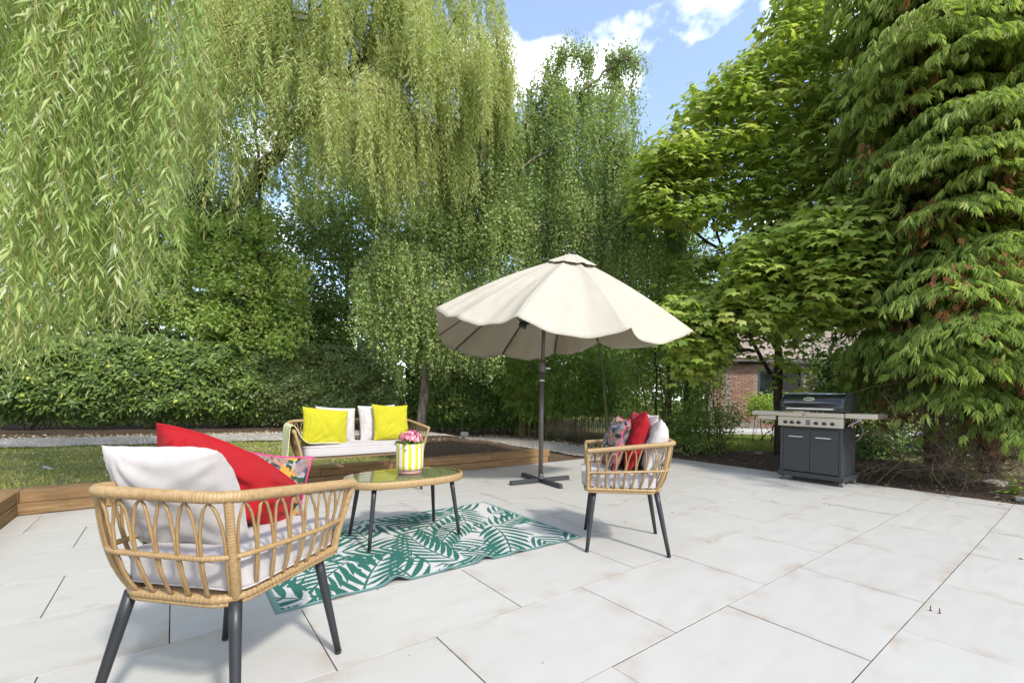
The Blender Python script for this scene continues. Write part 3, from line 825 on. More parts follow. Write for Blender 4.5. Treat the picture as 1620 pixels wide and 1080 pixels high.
# ------------------------------------------------------------------ leafy crowns made of clumps
def clumps(Cn, rad, per, Lf, aspect, up=.5, out=.5, rnd=.6, droop=.5, flat=.8):
    n = len(Cn); i = np.repeat(np.arange(n), per)
    u = rdir(len(i)); r = R.uniform(.25, 1.0, len(i)) ** .6
    P = Cn[i] + u * (r * np.broadcast_to(rad, (n,))[i])[:, None] * [1, 1, flat]
    Nn = u * out + np.array([0, 0, up]) + rdir(len(i)) * rnd
    D = nrm(np.cross(Nn, rdir(len(i)))) + u * .5 + [0, 0, -droop]
    L = Lf * R.uniform(.7, 1.3, len(i))
    tb = R.uniform(0, 1, n)[i] * .5 + R.uniform(0, .5, len(i))
    return P, D, Nn, L, L * aspect, tb
def broadleaf(name, label, base, top, regions, mat_key, Lf, aspect, tmpl, rad, per, bark='bark', group=None, trunk_r=.16, cat='tree', **kw):
    root = thing(name, label, cat, base, 0, group)
    main = limb([np.array(base) - [0, 0, .1], (np.array(base) * .66 + np.array(top) * .34) + R.normal(0, .22, 3) * [1, 1, .2], (np.array(base) * .33 + np.array(top) * .67) + R.normal(0, .22, 3) * [1, 1, .2], np.array(top)], trunk_r, trunk_r * .25, 18, .03)
    Cn = np.concatenate([np.array([at(R.uniform(x0, x1), R.uniform(y0, y1), R.uniform(d0, d1)) for _ in range(k)]) for (x0, x1, y0, y1, d0, d1, k) in regions])
    cs = [main]
    OR = nearest_on([main], Cn); sel = R.permutation(len(Cn))[:min(26, len(Cn))]
    for q in sel:
        mid = (OR[q] + Cn[q]) / 2 + [0, 0, .35] + R.normal(0, .15, 3)
        cs.append(limb([OR[q], mid, Cn[q]], trunk_r * .2, .005, 8, .04))
    wood(root, cs, bark, n=6)
    crown(root, mat_key, *clumps(Cn, R.uniform(.6, 1.2, len(Cn)) * rad, per, Lf, aspect, **kw)[:5], tmpl, clump_tint(len(Cn), per))
    return root
def clump_tint(n, per): return np.repeat(R.uniform(0, 1, n), per) * .5 + R.uniform(0, .5, n * per)
def gb(px, py, d): 
    q = at(px, py, d); return np.array([q[0], q[1], float(on_ground(q[0], q[1])) - .02])
broadleaf('field_maple', 'light green small-leaved maple growing up through the willow behind the laurel hedge', gb(430, 690, 11.6), at(410, 330, 11.4),
          [(285, 440, 335, 420, 10.7, 12.2, 40), (330, 470, 400, 545, 10.6, 11.6, 60), (250, 340, 420, 520, 11, 12, 24)], 'field', .085, .85, BIRCH, .42, 150)
broadleaf('holly_tree', 'dark glossy evergreen tree in the shade under the willow curtain', gb(250, 690, 12.2), at(250, 330, 12.4),
          [(150, 330, 330, 560, 11.6, 13, 70), (0, 180, 380, 570, 12, 13.5, 60), (330, 560, 470, 560, 12, 13, 50)], 'laurel', .105, .55, KITE, .6, 230)
for lab, base, top, regs, lf in (
    ('leafy mid green woodland tree close behind the leaning willow trunk', (400, 640, 14.5), (400, 150, 14.5), [(215, 600, 110, 440, 13.4, 15.6, 95)], .125),
    ('tall mid green woodland tree standing far back behind the big willow', (150, 640, 19), (150, 60, 19), [(-150, 330, 60, 420, 17, 21, 120)], .17),
    ('pale green woodland tree far behind the birch, left of its trunk', (560, 640, 18), (540, 260, 18), [(400, 700, 330, 540, 16, 19, 90), (470, 720, 200, 340, 17, 19, 40), (590, 730, 310, 430, 14, 16, 34)], .14),
    ('dense woodland tree far behind the birch, directly behind the parasol', (840, 640, 17), (830, 250, 17), [(690, 990, 300, 560, 15, 18, 130), (740, 960, 210, 320, 16, 18, 36)], .14),
    ('bushy woodland tree far back between the birch and the sycamore', (1050, 650, 17), (1050, 330, 17), [(930, 1120, 340, 600, 14, 18, 110)], .14)):
    broadleaf('woodland_tree', lab, gb(*base), at(*top), regs, 'back', lf, .7, KITE, .95, 230, group='woodland trees far back', trunk_r=.13)

# the far wood that closes the view behind everything
n = 36000
x = R.uniform(-44, 46, n); y = R.uniform(25, 31, n); top = 7.2 + 1.8 * wob(x * .35, 0, 2) + 1.0 * wob(x * 1.1, 3, 5)
z = R.beta(1.0, 1.25, n) * top; P = np.stack([x, y - 1.2 * wob(x * .8, z * .9, 4), z + .05], -1)
L = R.uniform(.25, .55, n); mb = MB()
add_leaves(mb, P, rdir(n) + [0, -.2, -.4], rdir(n) * .8 + [0, -.6, .5], L, L * .75, KITE, np.clip(.45 + .3 * wob(x * .9, z * .8, 1) + R.normal(0, .2, n), 0, 1))
stuff(mb.build('woodland', M['back'], tint=True))

# ------------------------------------------------------------------ hedges and shrubs
def hedge(name, label, pts, h, depth, n, mat_key, Lf, aspect, tmpl, singles=0, cat='hedge', lean=0.0, stem_n=60, base=.12):
    """Leaves through a ragged clipped mass that follows the front line pts (x, y)."""
    pts = np.asarray(pts, float)
    root = thing(name, label, cat, (*pts[len(pts) // 2], float(on_ground(*pts[len(pts) // 2]))))
    seg = np.r_[0, np.cumsum(np.linalg.norm(np.diff(pts, axis=0), axis=1))]
    s = R.uniform(0, seg[-1], n); x = np.interp(s, seg, pts[:, 0]); y = np.interp(s, seg, pts[:, 1])
    tx = np.interp(s + .05, seg, pts[:, 0]) - np.interp(s - .05, seg, pts[:, 0]); ty = np.interp(s + .05, seg, pts[:, 1]) - np.interp(s - .05, seg, pts[:, 1])
    nl = np.hypot(tx, ty) + 1e-9; nx, ny = -ty / nl, tx / nl           # away from the viewer
    hh = h * (1 + .05 * wob(s * 1.5, 0, 1) + .06 * wob(s * 5, 1, 2))
    z = R.beta(1.25, 1.0, n) * hh
    bulge = .12 * wob(s * 1.6, z * 1.9, 5) + .08 * wob(s * 4.1, z * 4.4, 7) - .18 * np.sin(PI * np.clip(z / hh, 0, 1)) + .35 * smooth01((.45 - z) / .45)
    gap = wob(s * 2.2, z * 2.4, 11) + .4 * wob(s * 6, z * 6, 3)
    dq = bulge + np.abs(R.normal(0, 1, n)) * np.where(gap < -.25, .55, .26) * depth
    topw = z > hh * .9
    dq = np.where(topw, R.uniform(0, 1, n) * depth, dq)
    P = np.stack([x + nx * dq, y + ny * dq, on_ground(x, y) + base + z], -1)
    fr = np.stack([-nx, -ny, np.full(n, .45)], -1)
    Nn = fr + rdir(n) * .75 + np.array([0, 0, .35]); D = nrm(np.cross(Nn, rdir(n))) + fr * .35 + [0, 0, -.45]
    L = Lf * R.uniform(.65, 1.3, n)
    ti = np.clip(.30 + .28 * wob(s * 3, z * 3, 6) + R.normal(0, .2, n), 0, .93); ti[R.uniform(0, 1, n) < .012] = 1.0
    crown(root, mat_key, P, D, Nn, L, L * aspect, tmpl, ti, singles, 'foliage', KITE)
    cs = []
    for k in range(stem_n):
        q = R.uniform(0, seg[-1]); X, Y = np.interp(q, seg, pts[:, 0]), np.interp(q, seg, pts[:, 1]); j = np.argmin(np.abs(s - q))
        bx, by = X + nx[j] * depth * .6, Y + ny[j] * depth * .6; zz = float(on_ground(bx, by))
        e = np.array([X + nx[j] * R.uniform(0, depth) + R.normal(0, .35), Y + ny[j] * R.uniform(-.1, depth * .8), zz + h * R.uniform(.5, .95)])
        cs.append(limb([(bx, by, zz - .05), ((bx + e[0]) / 2 + R.normal(0, .12), (by + e[1]) / 2, zz + h * .3), e], R.uniform(.01, .03), .004, 8, .01))
    wood(root, cs, 'twig', 'stems', 5)
    return root
hedge('laurel_hedge', 'glossy dark laurel hedge along the far side of the gravel path at the left', [(-13.5, 8.3), (-10.9, 9.3), (-9.2, 9.8), (-7.6, 10.4), (-6.2, 10.95)], 1.95, .8, 42000, 'laurel', .115, .48, OVAL, 220)
hedge('privet_hedge', 'small-leaved clipped grey green hedge behind the sofa, right of the laurel hedge', [(-6.3, 11.0), (-5.2, 11.35), (-4.2, 11.6), (-3.1, 11.85)], 2.02, .8, 34000, 'privet', .088, .55, KITE, 0)
hedge('evergreen_shrub', 'very dark glossy evergreen shrubs between the birch trunk and the parasol pole', [(-2.9, 12.4), (-1.6, 12.6), (-.3, 12.7), (.9, 12.6)], 2.35, .8, 26000, 'laurel', .12, .45, OVAL, 0, 'shrub')

# ------------------------------------------------------------------ bamboo
root = thing('bamboo_clump', 'clump of arching green bamboo behind the parasol pole', 'bamboo', (1.25, 11.6, float(on_ground(1.25, 11.6))))
b = np.array(root.location); Q, LP, LD = [], [], []
for k in range(150):
    x, y = R.uniform(.1, 3.0), R.uniform(10.9, 12.3); z0 = float(on_ground(x, y)); hgt = R.uniform(1.7, 3.1); ln = R.normal(0, .35, 2) + [R.normal(-.05, .2), -.35 * R.uniform()]
    t = np.linspace(0, 1, 9); q = np.stack([x + ln[0] * t ** 2, y + ln[1] * t ** 2, z0 - .03 + hgt * (t - .12 * t ** 3)], -1); Q.append(q)
    for j in range(26):
        u = R.uniform(.3, 1.0); p = np.array([np.interp(u, t, q[:, i]) for i in range(3)]); az = R.uniform(0, 6.28); r = R.uniform(.08, .42)
        c = p + [math.cos(az) * r, math.sin(az) * r, R.uniform(-.08, .15)]
        for w in range(R.integers(6, 9)):
            a2 = az + R.normal(0, .8); LP.append(c + R.normal(0, .03, 3)); LD.append((math.cos(a2), math.sin(a2), R.uniform(-1.1, -.15)))
LP, LD = np.array(LP), np.array(LD); n = len(LP)
crown(root, 'bamboo', LP, LD, np.array([0, 0, 1.]) + rdir(n) * .5, R.uniform(.11, .18, n), .019, KITE, R.uniform(0, 1, n), name='foliage')
stems(root, np.array(Q), .008, 'cane', 'canes')

# ------------------------------------------------------------------ mixed shrubbery and saplings, right of the bamboo
def shrub(label, regs, base, mat_key, Lf, aspect, per, rad, name='shrub', stem_n=14, stem_mat='twig', **kw):
    root = thing(name, label, 'shrub', base); b = np.array(base)
    Cn = np.concatenate([np.array([at(R.uniform(x0, x1), R.uniform(y0, y1), R.uniform(d0, d1)) for _ in range(k)]) for (x0, x1, y0, y1, d0, d1, k) in regs])
    Cn[:, 2] = np.maximum(Cn[:, 2], on_ground(Cn[:, 0], Cn[:, 1]) + .08)
    P, D, Nn, L, W, ti = clumps(Cn, R.uniform(.6, 1.2, len(Cn)) * rad, per, Lf, aspect, **kw)
    keep = P[:, 2] > on_ground(P[:, 0], P[:, 1]) + .01
    crown(root, mat_key, P[keep], D[keep], Nn[keep], L[keep], W[keep], KITE, ti[keep], name='foliage')
    cs = []
    for q in R.permutation(len(Cn))[:stem_n]:
        f = b + [R.normal(0, .25), R.normal(0, .2), 0]; f[2] = float(on_ground(f[0], f[1])) - .04
        cs.append(limb([f, (f * .5 + Cn[q] * .5) + R.normal(0, .12, 3) + [0, 0, .1], Cn[q]], R.uniform(.008, .02), .003, 8, .015))
    wood(root, cs, stem_mat, 'stems', 5)
    return root
shrub('tall loose dark shrub behind the right-hand chair', [(985, 1085, 470, 600, 9.3, 10.6, 40), (990, 1090, 590, 700, 9.4, 10.2, 34)], gb(1040, 705, 9.8), 'shrub', .065, .5, 120, .38)
shrub('twiggy green shrub between the right-hand chair and the barbecue', [(1085, 1138, 525, 640, 9.0, 10.4, 50), (1070, 1160, 645, 705, 8.7, 9.6, 44)], gb(1130, 708, 9.0), 'shrub', .06, .5, 115, .34, up=.6)
shrub('fresh bright green bush in front of the brick house', [(1186, 1246, 628, 668, 11.2, 12.2, 26)], gb(1215, 676, 11.6), 'bright', .08, .6, 70, .26)
shrub('leafy green bush beside the barbecue under the cypress', [(1375, 1450, 640, 715, 9.6, 10.6, 26)], gb(1410, 720, 10.0), 'bright', .075, .6, 60, .3)
for lab, q, r in (('slim bare pale sapling trunk rising behind the right-hand chair', [(962, 690, 10.4), (958, 640, 10.4), (955, 590, 10.4), (948, 545, 10.5), (940, 480, 10.6)], .035),
                  ('thin reddish sapling trunk behind the beige pillow of the right-hand chair', [(1040, 690, 9.2), (1038, 620, 9.2), (1036, 560, 9.3), (1030, 480, 9.5)], .022),
                  ('dark upright trunk behind the shrubs, nearest the right-hand chair', [(1058, 705, 9.9), (1058, 620, 9.9), (1055, 540, 10), (1052, 430, 10.2)], .055),
                  ('dark upright trunk behind the shrubs midway to the barbecue', [(1086, 705, 9.7), (1087, 630, 9.7), (1086, 560, 9.8), (1080, 440, 10)], .07)):
    p = np.array([at(*x) for x in q]); p[0, 2] = float(on_ground(p[0, 0], p[0, 1])) - .05
    root = thing('sapling', lab, 'tree', p[0]); c = limb(p, r, r * .55, 16, .012); cs = [c]
    for k in range(7):
        o = c[0][R.integers(5, 15)]; e = o + [R.normal(0, .4), R.normal(0, .3), R.uniform(.2, .7)]
        cs.append(limb([o, (o + e) / 2 + [0, 0, -.05], e], r * .25, .003, 7, .01))
    wood(root, cs, 'cane' if 'pale' in lab else ('bark_red' if 'red' in lab else 'bark'), n=7)
    Cn = c[0][-1] + R.normal(0, .45, (14, 3)) * [1, 1, .7] + [0, 0, .2]
    crown(root, 'shrub', *clumps(Cn, np.full(14, .3), 60, .065, .5)[:5], KITE, clump_tint(14, 60))
# ------------------------------------------------------------------ sycamore
base = gb(1232, 712, 8.9)
root = thing('sycamore_tree', 'sycamore with large bright lobed leaves spreading above the barbecue', 'tree', base); b = base
tr = [limb([b - [0, 0, .1]] + g((1231, 640, 8.9), (1229, 560, 8.9), (1212, 500, 8.9), (1200, 420, 9), (1225, 330, 9), (1270, 230, 9), (1290, 120, 9), (1300, -60, 9)), .085, .035, 24, .02),
      limb(g((1230, 605, 8.9), (1212, 580, 8.6), (1180, 520, 8.4), (1165, 440, 8.5), (1145, 400, 8.5), (1125, 340, 8.6), (1110, 280, 8.6), (1120, 200, 8.6)), .04, .012, 20, .02),
      limb(g((1165, 440, 8.5), (1200, 400, 8.4), (1215, 350, 8.4), (1190, 250, 8.5), (1170, 150, 8.6)), .045, .012, 14, .02),
      limb(g((1145, 400, 8.5), (1100, 370, 8.3), (1060, 330, 8.2), (1030, 290, 8.1)), .03, .008, 12, .02),
      limb(g((1200, 420, 9), (1240, 400, 8.2), (1280, 370, 7.4), (1320, 360, 6.9)), .04, .01, 12, .02),
      limb(g((1215, 500, 8.9), (1180, 490, 8.2), (1130, 500, 7.7), (1100, 520, 7.4)), .035, .008, 12, .02),
      limb(g((1225, 330, 9), (1280, 290, 8.4), (1330, 260, 8), (1380, 250, 7.8)), .035, .01, 12, .02)]
wood(root, tr, 'bark')
sky_x = lambda y: np.interp(y, [-200, -30, 20, 50, 80, 110, 130, 165, 200, 240, 300, 345, 420], [1250, 1236, 1226, 1196, 1180, 1140, 1118, 1075, 1052, 1020, 1004, 1010, 1060])
Cn = []
def fill(k, x0, x1, y0, y1, d0, d1, test=None):
    c = 0
    while c < k:
        x, y = R.uniform(x0, x1), R.uniform(y0, y1)
        if x < sky_x(y) + 8 or (test and not test(x, y)): continue
        Cn.append(at(x, y, R.uniform(d0, d1))); c += 1
fill(370, 1000, 1345, -150, 255, 7.4, 9.4, lambda x, y: x < 1300 + (160 - y) * .15)
fill(150, 1000, 1140, 225, 345, 7.6, 8.8)
fill(230, 1160, 1350, 330, 540, 6.4, 7.6, lambda x, y: y > 330 + abs(x - 1290) * .35 and y < 512 - (x - 1180) * .05)
fill(120, 1055, 1180, 465, 575, 7.0, 7.9, lambda x, y: y < 585 - abs(x - 1100) * 1.0)
fill(50, 1060, 1240, 400, 480, 8.4, 9.4)
fill(40, 1150, 1320, 250, 330, 8.6, 9.4)
fill(14, 1090, 1135, 545, 590, 7.4, 8)
fill(16, 1150, 1270, 505, 545, 7.8, 8.6)
fill(5, 1215, 1262, 560, 600, 8.3, 8.7)
fill(150, 1175, 1350, 235, 420, 7.5, 8.8)
fill(110, 1280, 1410, 60, 320, 7.4, 8.8)
fill(90, 1285, 1400, 320, 500, 5.9, 6.7)
Cn = np.array(Cn); n = len(Cn)
OR = nearest_on(tr, Cn); A = arches(OR, Cn, R.uniform(0, .3, n), 8)
mb = MB()
for q in A: mb.add(*tube(q - b, np.linspace(.011, .003, 8), 4, False))
stuff(mb.build('branches', M['twig'], root, smooth=True))
per = 15; i = np.repeat(np.arange(n), per); m_ = len(i)
az = R.uniform(0, 6.28, m_); rr = R.uniform(.04, .34, m_)
od = np.stack([np.cos(az), np.sin(az), np.zeros(m_)], -1)
P = Cn[i] + od * rr[:, None] + np.stack([np.zeros(m_), np.zeros(m_), R.normal(.02, .07, m_) - rr * .28], -1)
D = od + [0, 0, -.55] + R.normal(0, .25, (m_, 3)); Nn = np.array([0, -.15, 1.]) + od * .45 + R.normal(0, .28, (m_, 3))
L = R.uniform(.12, .225, m_); ti = R.uniform(0, .6, n)[i] + R.uniform(0, .38, m_); ti[R.uniform(0, 1, m_) < .008] = 1
crown(root, 'maple', P, D, Nn, L, L * R.uniform(1.0, 1.25, m_), MAPLE, ti, 300)

# ------------------------------------------------------------------ cypresses at the right
def cypress(label, base, top, tips, n_dead, group):
    root = thing('cypress_tree', label, 'tree', base, 0, group); b = np.array(base)
    main = limb([b - [0, 0, .1], b * .66 + np.array(top) * .34 + [.06, 0, 0], np.array(top)], .145, .07, 16, .016)
    cs = [main]; FP, FD, FN, FL = [], [], [], []
    for tip in tips:
        k = np.clip(np.searchsorted(main[0][:, 2], tip[2] + R.uniform(-.1, .6)), 1, 15)
        o = main[0][k].copy(); o[2] = min(tip[2] + R.uniform(0, .5), top[2])
        mid = o * .45 + np.array(tip) * .55 + [0, 0, R.uniform(.10, .34)]
        q = spline([o, mid, tip], 16); q[-3:, 2] -= [0.0, .04, .10]
        cs.append((q[:14], np.linspace(.028, .006, 14)))
        ax = nrm(q[-1] - q[5]); side = nrm(np.cross(ax, [0, 0, 1.]))
        for t in np.linspace(.40, 1.0, 12):
            p = np.array([np.interp(t, np.linspace(0, 1, 16), q[:, c]) for c in range(3)])
            for s in (-1, 1):
                ln = (.20 + .50 * math.sin(PI * min(1, (1.08 - t) * 1.25))) * R.uniform(.7, 1.2)
                dr = nrm(side * s * R.uniform(.75, 1.1) + ax * R.uniform(.35, .8))
                m_ = max(2, int(ln / .065))
                for w in range(m_):
                    f = (w + R.uniform(.2, .9)) / m_
                    pp = p + dr * ln * f + [0, 0, -.38 * ln * f * f] + R.normal(0, .016, 3)
                    for ss in (-1, 1):
                        FP.append(pp); FD.append(dr * .8 + side * ss * .35 + ax * .5 * ss + np.array([0, 0, -.30 - .75 * f]) + R.normal(0, .2, 3))
                        FN.append(np.array([0, 0, 1.]) + dr * .45 + R.normal(0, .25, 3)); FL.append(R.uniform(.115, .215))
        for w in range(5):
            FP.append(q[-1 - w // 2]); FD.append(ax + R.normal(0, .45, 3) + [0, 0, -.4]); FN.append(np.array([0, 0, 1.]) + R.normal(0, .3, 3)); FL.append(R.uniform(.13, .22))
    FP, FD, FN, FL = map(np.array, (FP, FD, FN, FL)); FL = FL * np.clip(FP[:, 1] / 6.4, .64, 1.0)
    q = R.integers(0, len(FP), 2300); FP2 = FP[q] + np.stack([R.normal(0, .12, 2300), R.uniform(.05, .6, 2300), R.normal(-.12, .16, 2300)], -1)
    FP = np.concatenate([FP, FP2]); FD = np.concatenate([FD, FD[q] * .6 + R.normal(0, .35, (2300, 3)) + [0, 0, -.5]]); FN = np.concatenate([FN, FN[q] * .6 + R.normal(0, .4, (2300, 3)) + [0, -.5, 0]]); FL = np.concatenate([FL, FL[q] * 1.15])
    tip_w = np.clip(.36 + .16 * wob(FP[:, 0] * 2, FP[:, 2] * 2) + R.normal(0, .17, len(FP)) + .05 * (FP[:, 2] - 2), 0, 1)
    crown(root, 'cypress', FP, FD, FN, FL, FL * R.uniform(.75, 1.0, len(FL)), FAN, tip_w)
    # brown dead sprays deep inside
    k = R.integers(0, len(tips), n_dead); T3 = np.array(tips)[k]; f = R.uniform(.35, .97, n_dead)[:, None]
    ox = np.array([main[0][np.clip(np.searchsorted(main[0][:, 2], z), 0, 15)] for z in T3[:, 2]]); ox[:, 2] = T3[:, 2]
    P = ox * (1 - f) + T3 * f + R.normal(0, .12, (n_dead, 3)) + np.stack([np.zeros(n_dead), np.zeros(n_dead), -R.uniform(.10, .30, n_dead)], -1) + [-.05, -.14, 0]
    P = P[R.integers(0, 90, n_dead)] + R.normal(0, .13, (n_dead, 3)) * [1, 1, 1.3]; L = R.uniform(.08, .16, n_dead)
    crown(root, 'cypress_dead', P, np.array([0, 0, -1.]) + R.normal(0, .4, (n_dead, 3)), rdir(n_dead), L, L * .8, FAN, R.uniform(0, 1, n_dead), name='dead_sprays')
    # bare inner twigs
    for q in range(90):
        z = R.uniform(.25, top[2]); o = main[0][np.clip(np.searchsorted(main[0][:, 2], z), 1, 15)] * [1, 1, 0] + [0, 0, z]
        e = o + np.array([R.normal(0, .55), R.normal(-.15, .5), R.normal(-.15, .3)]); e[2] = max(e[2], .15)
        cs.append(limb([o, (o + e) / 2 + R.normal(0, .1, 3), e], .012, .003, 7, .015))
    wood(root, cs, 'bark_red', n=6)
    return root
tipsA, tipsB = [], []
def tier(out, x0, x1, y0, y1, dx, dy, df, test=None):
    yy = y0
    while yy < y1:
        xx = x0 + R.uniform(0, dx)
        while xx < x1:
            px, py = xx + R.normal(0, dx * .3), yy + R.normal(0, dy * .46)
            if test is None or test(px, py): out.append(at(px, py, df(px, py) + R.normal(0, .38)))
            xx += dx
        yy += dy
tier(tipsA, 1415, 1700, -100, 700, 66, 41, lambda x, y: 5.35 - .25 * (y > 480) + (1520 - min(x, 1520)) * .004, lambda x, y: y < np.interp(x, [1420, 1450, 1500, 1560, 1640], [575, 620, 640, 640, 690]) )
tier(tipsB, 1300, 1490, -90, 665, 50, 38, lambda x, y: 6.5, lambda x, y: y < np.interp(x, [1280, 1330, 1400, 1470], [590, 605, 635, 620]) and x > np.interp(y, [-150, 100, 200, 330, 420, 600], [1372, 1368, 1345, 1390, 1385, 1340]))
tier(tipsA, 1440, 1700, -60, 560, 90, 80, lambda x, y: 6.2)
cypress('large cypress at the far right edge with drooping sprays and thick trunk', gb(1562, 742, 7.0), at(1575, -420, 7.0), tipsA, 2600, 'cypresses beside the terrace')
cypress('cypress right behind the barbecue with brown dead sprays inside', gb(1478, 728, 7.8), at(1440, -420, 7.9), tipsB, 2600, 'cypresses beside the terrace')

shrub('dark undergrowth in deep shade behind the cypress trunks', [(1290, 1720, 540, 740, 8.4, 10.6, 190)], gb(1500, 715, 9.4), 'ivy', .09, .55, 170, .45, name='undergrowth')

shrub('dark leafy shrub behind the barbecue lid', [(1285, 1400, 575, 645, 8.4, 9.6, 40)], gb(1330, 712, 9.2), 'shrub', .065, .5, 110, .34)

# dry twigs tangled round the foot of the cypresses
mb = MB()
for k in range(1000):
    px = R.choice([R.uniform(1395, 1650), R.normal(1490, 26), R.normal(1575, 30)]); d = R.uniform(5.7, 7.2); o = at(px, R.uniform(585, 745), d)
    gz = float(on_ground(o[0], o[1])); o[2] = max(o[2], gz + .02)
    e = o + np.array([R.normal(0, .3), R.normal(-.1, .25), R.normal(-.32, .2)]); e[2] = max(e[2], gz + .01)
    m_ = (o + e) / 2 + np.array([R.normal(0, .1), R.normal(0, .1), R.uniform(-.02, .14)])
    mb.add(*tube(spline([o, m_, e], 7), np.linspace(R.uniform(.003, .007), .0015, 7), 4, False))
for k in range(60):
    px = R.uniform(1360, 1500); d = R.uniform(6.1, 7.0); o = at(px, 752, d); gz = float(on_ground(o[0], o[1])); o[2] = gz + R.uniform(.02, .1)
    e = o + np.array([R.uniform(-.6, .6), R.normal(0, .2), 0]); e[2] = float(on_ground(e[0], e[1])) + R.uniform(.01, .22)
    mb.add(*tube(spline([o, (o + e) / 2 + [0, 0, .06], e], 7), np.linspace(.006, .002, 7), 4, False))
tw = mb.build('dry_twigs', M['twig_grey'], smooth=True); stuff(tw)

# little plants on the soil
def weed(label, px, py, d, n, spread, Lf, mk='bright', hmax=.16):
    p = at(px, py, d); p[2] = float(on_ground(p[0], p[1]))
    root = thing('weed', label, 'plant', p, 0, 'weeds on the bed'); Q = []; LP, LD = [], []
    for k in range(n):
        e = p + [R.normal(0, spread), R.normal(0, spread * .6), R.uniform(.03, hmax)]
        Q.append(np.linspace(p + [R.normal(0, spread * .4), 0, -.01], e, 4))
        for w in range(5):
            a = R.uniform(0, 6.28); LP.append(Q[-1][R.integers(1, 4)] + R.normal(0, .012, 3)); LD.append((math.cos(a), math.sin(a), R.uniform(-.3, .4)))
    crown(root, mk, np.array(LP), np.array(LD), np.array([0, 0, 1.]) + rdir(len(LP)) * .4, R.uniform(.7, 1.3, len(LP)) * Lf, Lf * .6, KITE, R.uniform(0, 1, len(LP)), name='foliage')
    stems(root, np.array(Q), .0025, 'bamboo', 'stems')
weed('small bright green plant at the right edge of the bed beside the terrace', 1604, 768, 5.35, 16, .08, .06, 'bright', .24)
weed('low green weed beside the flat stone under the cypress', 1540, 742, 6.3, 12, .10, .035)
weed('low green weed in the bed between barbecue and cypress trunk', 1482, 748, 6.2, 16, .15, .035)
weed('small green weed in the bed just right of the barbecue', 1448, 742, 6.4, 10, .10, .03)
weed('low green weeds at the edge of the bed under the twiggy shrub', 1130, 722, 8.5, 16, .22, .04, 'shrub')

def rock(name, label, px, py, d, sx, sy, sz, m, rz=0.3):
    p = at(px, py, d); p[2] = float(on_ground(p[0], p[1])) + sz * .35
    V, F = box(0, 0, 0, sx, sy, sz, min(sx, sy, sz) * .22); V = V * (1 + .10 * R.normal(size=V.shape))
    o = tag(MB().add(V, F).build(name, m), label, 'stone'); o.location = p; o.rotation_euler = (.06, -.04, rz)
M['stone'] = mat('grey_stone', (0.24, 0.22, 0.19), 0.9); t = NT(M['stone']); t.color(t.ramp(t.noise(t.coord('Object'), 14, 5, .7), [(0.3, (0.12, 0.11, 0.09)), (0.7, (0.34, 0.31, 0.27))]))
rock('flat_stone', 'flat grey stone lying on soil at the foot of the large cypress', 1577, 757, 6.0, .26, .2, .06, M['stone'])
rock('pale_stone', 'pale stone on dark soil left of the barbecue', 1199, 716, 9.0, .15, .10, .05, M['stone'], .1)
rock('fallen_stone', 'small tan stone at the right edge of the terrace border', 1614, 793, 5.05, .14, .09, .05, M['stone'], .8)

# ------------------------------------------------------------------ brick house beyond the trees
hx0, hx1, hy = 7.0, 13.5, 16.0
house = thing('brick_house', 'low red brick house with tiled roof and dark framed window beyond the trees', 'house', (hx0, hy, 0))
hb = np.array([hx0, hy, 0])
M['mortar'] = mat('mortar', (0.19, 0.165, 0.135), 0.95)
M['brick'] = mat('brick', rough=0.9); t = NT(M['brick']); oi = t.node('ObjectInfo')
t.color(t.mix(t.math('MULTIPLY', t.noise(t.coord('Object'), 30, 4), .5), t.ramp(oi.outputs['Random'], [(0, (0.15, 0.075, 0.05)), (0.5, (0.22, 0.12, 0.085)), (1, (0.28, 0.185, 0.14))]), (0.20, 0.11, 0.08)))
mw = MB(); wx0, wx1, wz0, wz1 = 8.78, 10.42, 0.95, 2.2
for x0, x1, z0, z1 in ((hx0, wx0, 0, 2.46), (wx1, hx1, 0, 2.46), (wx0, wx1, 0, wz0), (wx0, wx1, wz1, 2.46)):
    mw.add(*box((x0 + x1) / 2 - hx0, .12, (z0 + z1) / 2, x1 - x0, .2, z1 - z0))
mw.build('wall', M['mortar'], house)
V, F = box(0, 0, 0, .215, .10, .065, .004); bm_ = MB().add(V, F).mesh('brick', M['brick'])
cnt = 0
for x0, x1, r0, r1 in ((7.75, 8.78, 4, 32), (10.42, 11.3, 10, 31)):
    for rr_ in range(r0, r1):
        z = .04 + rr_ * .075; x = x0 + (.1125 if rr_ % 2 else 0)
        while x + .215 <= x1 + .005:
            o = put('brick', bm_, house); o.location = (x + .1075 - hx0, .062 - R.uniform(0, .004), z); cnt += 1
            x += .225
mb = MB()
for x0, x1, r0, r1 in ((10.42, 11.3, 1, 10), (11.325, 13.4, 1, 32), (7.1, 7.74, 1, 32), (8.78, 10.42, 1, 12)):
    for rr_ in range(r0, r1):
        x = x0 + (.1125 if rr_ % 2 else 0)
        while x + .215 <= x1 + .005:
            mb.add(*box(x + .1075 - hx0, .063 - R.uniform(0, .004), .04 + rr_ * .075, .215, .10, .065)); x += .225
stuff(mb.build('bricks', M['brick'], house))
M['frame_dark'] = mat('dark_window_frame', (0.02, 0.024, 0.028), 0.4)
M['pane'] = mat('window_pane', (0.010, 0.013, 0.016), 0.08, spec=0.12)
fr = MB()
for x in (wx0 + .05, 9.45, wx1 - .05): fr.add(*box(x - hx0, .07, (wz0 + wz1) / 2, .09 if x != 9.45 else .06, .09, wz1 - wz0))
for z in (wz0 + .04, wz1 - .05): fr.add(*box((wx0 + wx1) / 2 - hx0, .073, z, wx1 - wx0 - .18, .08, .09))
win = fr.build('window', M['frame_dark'], house)
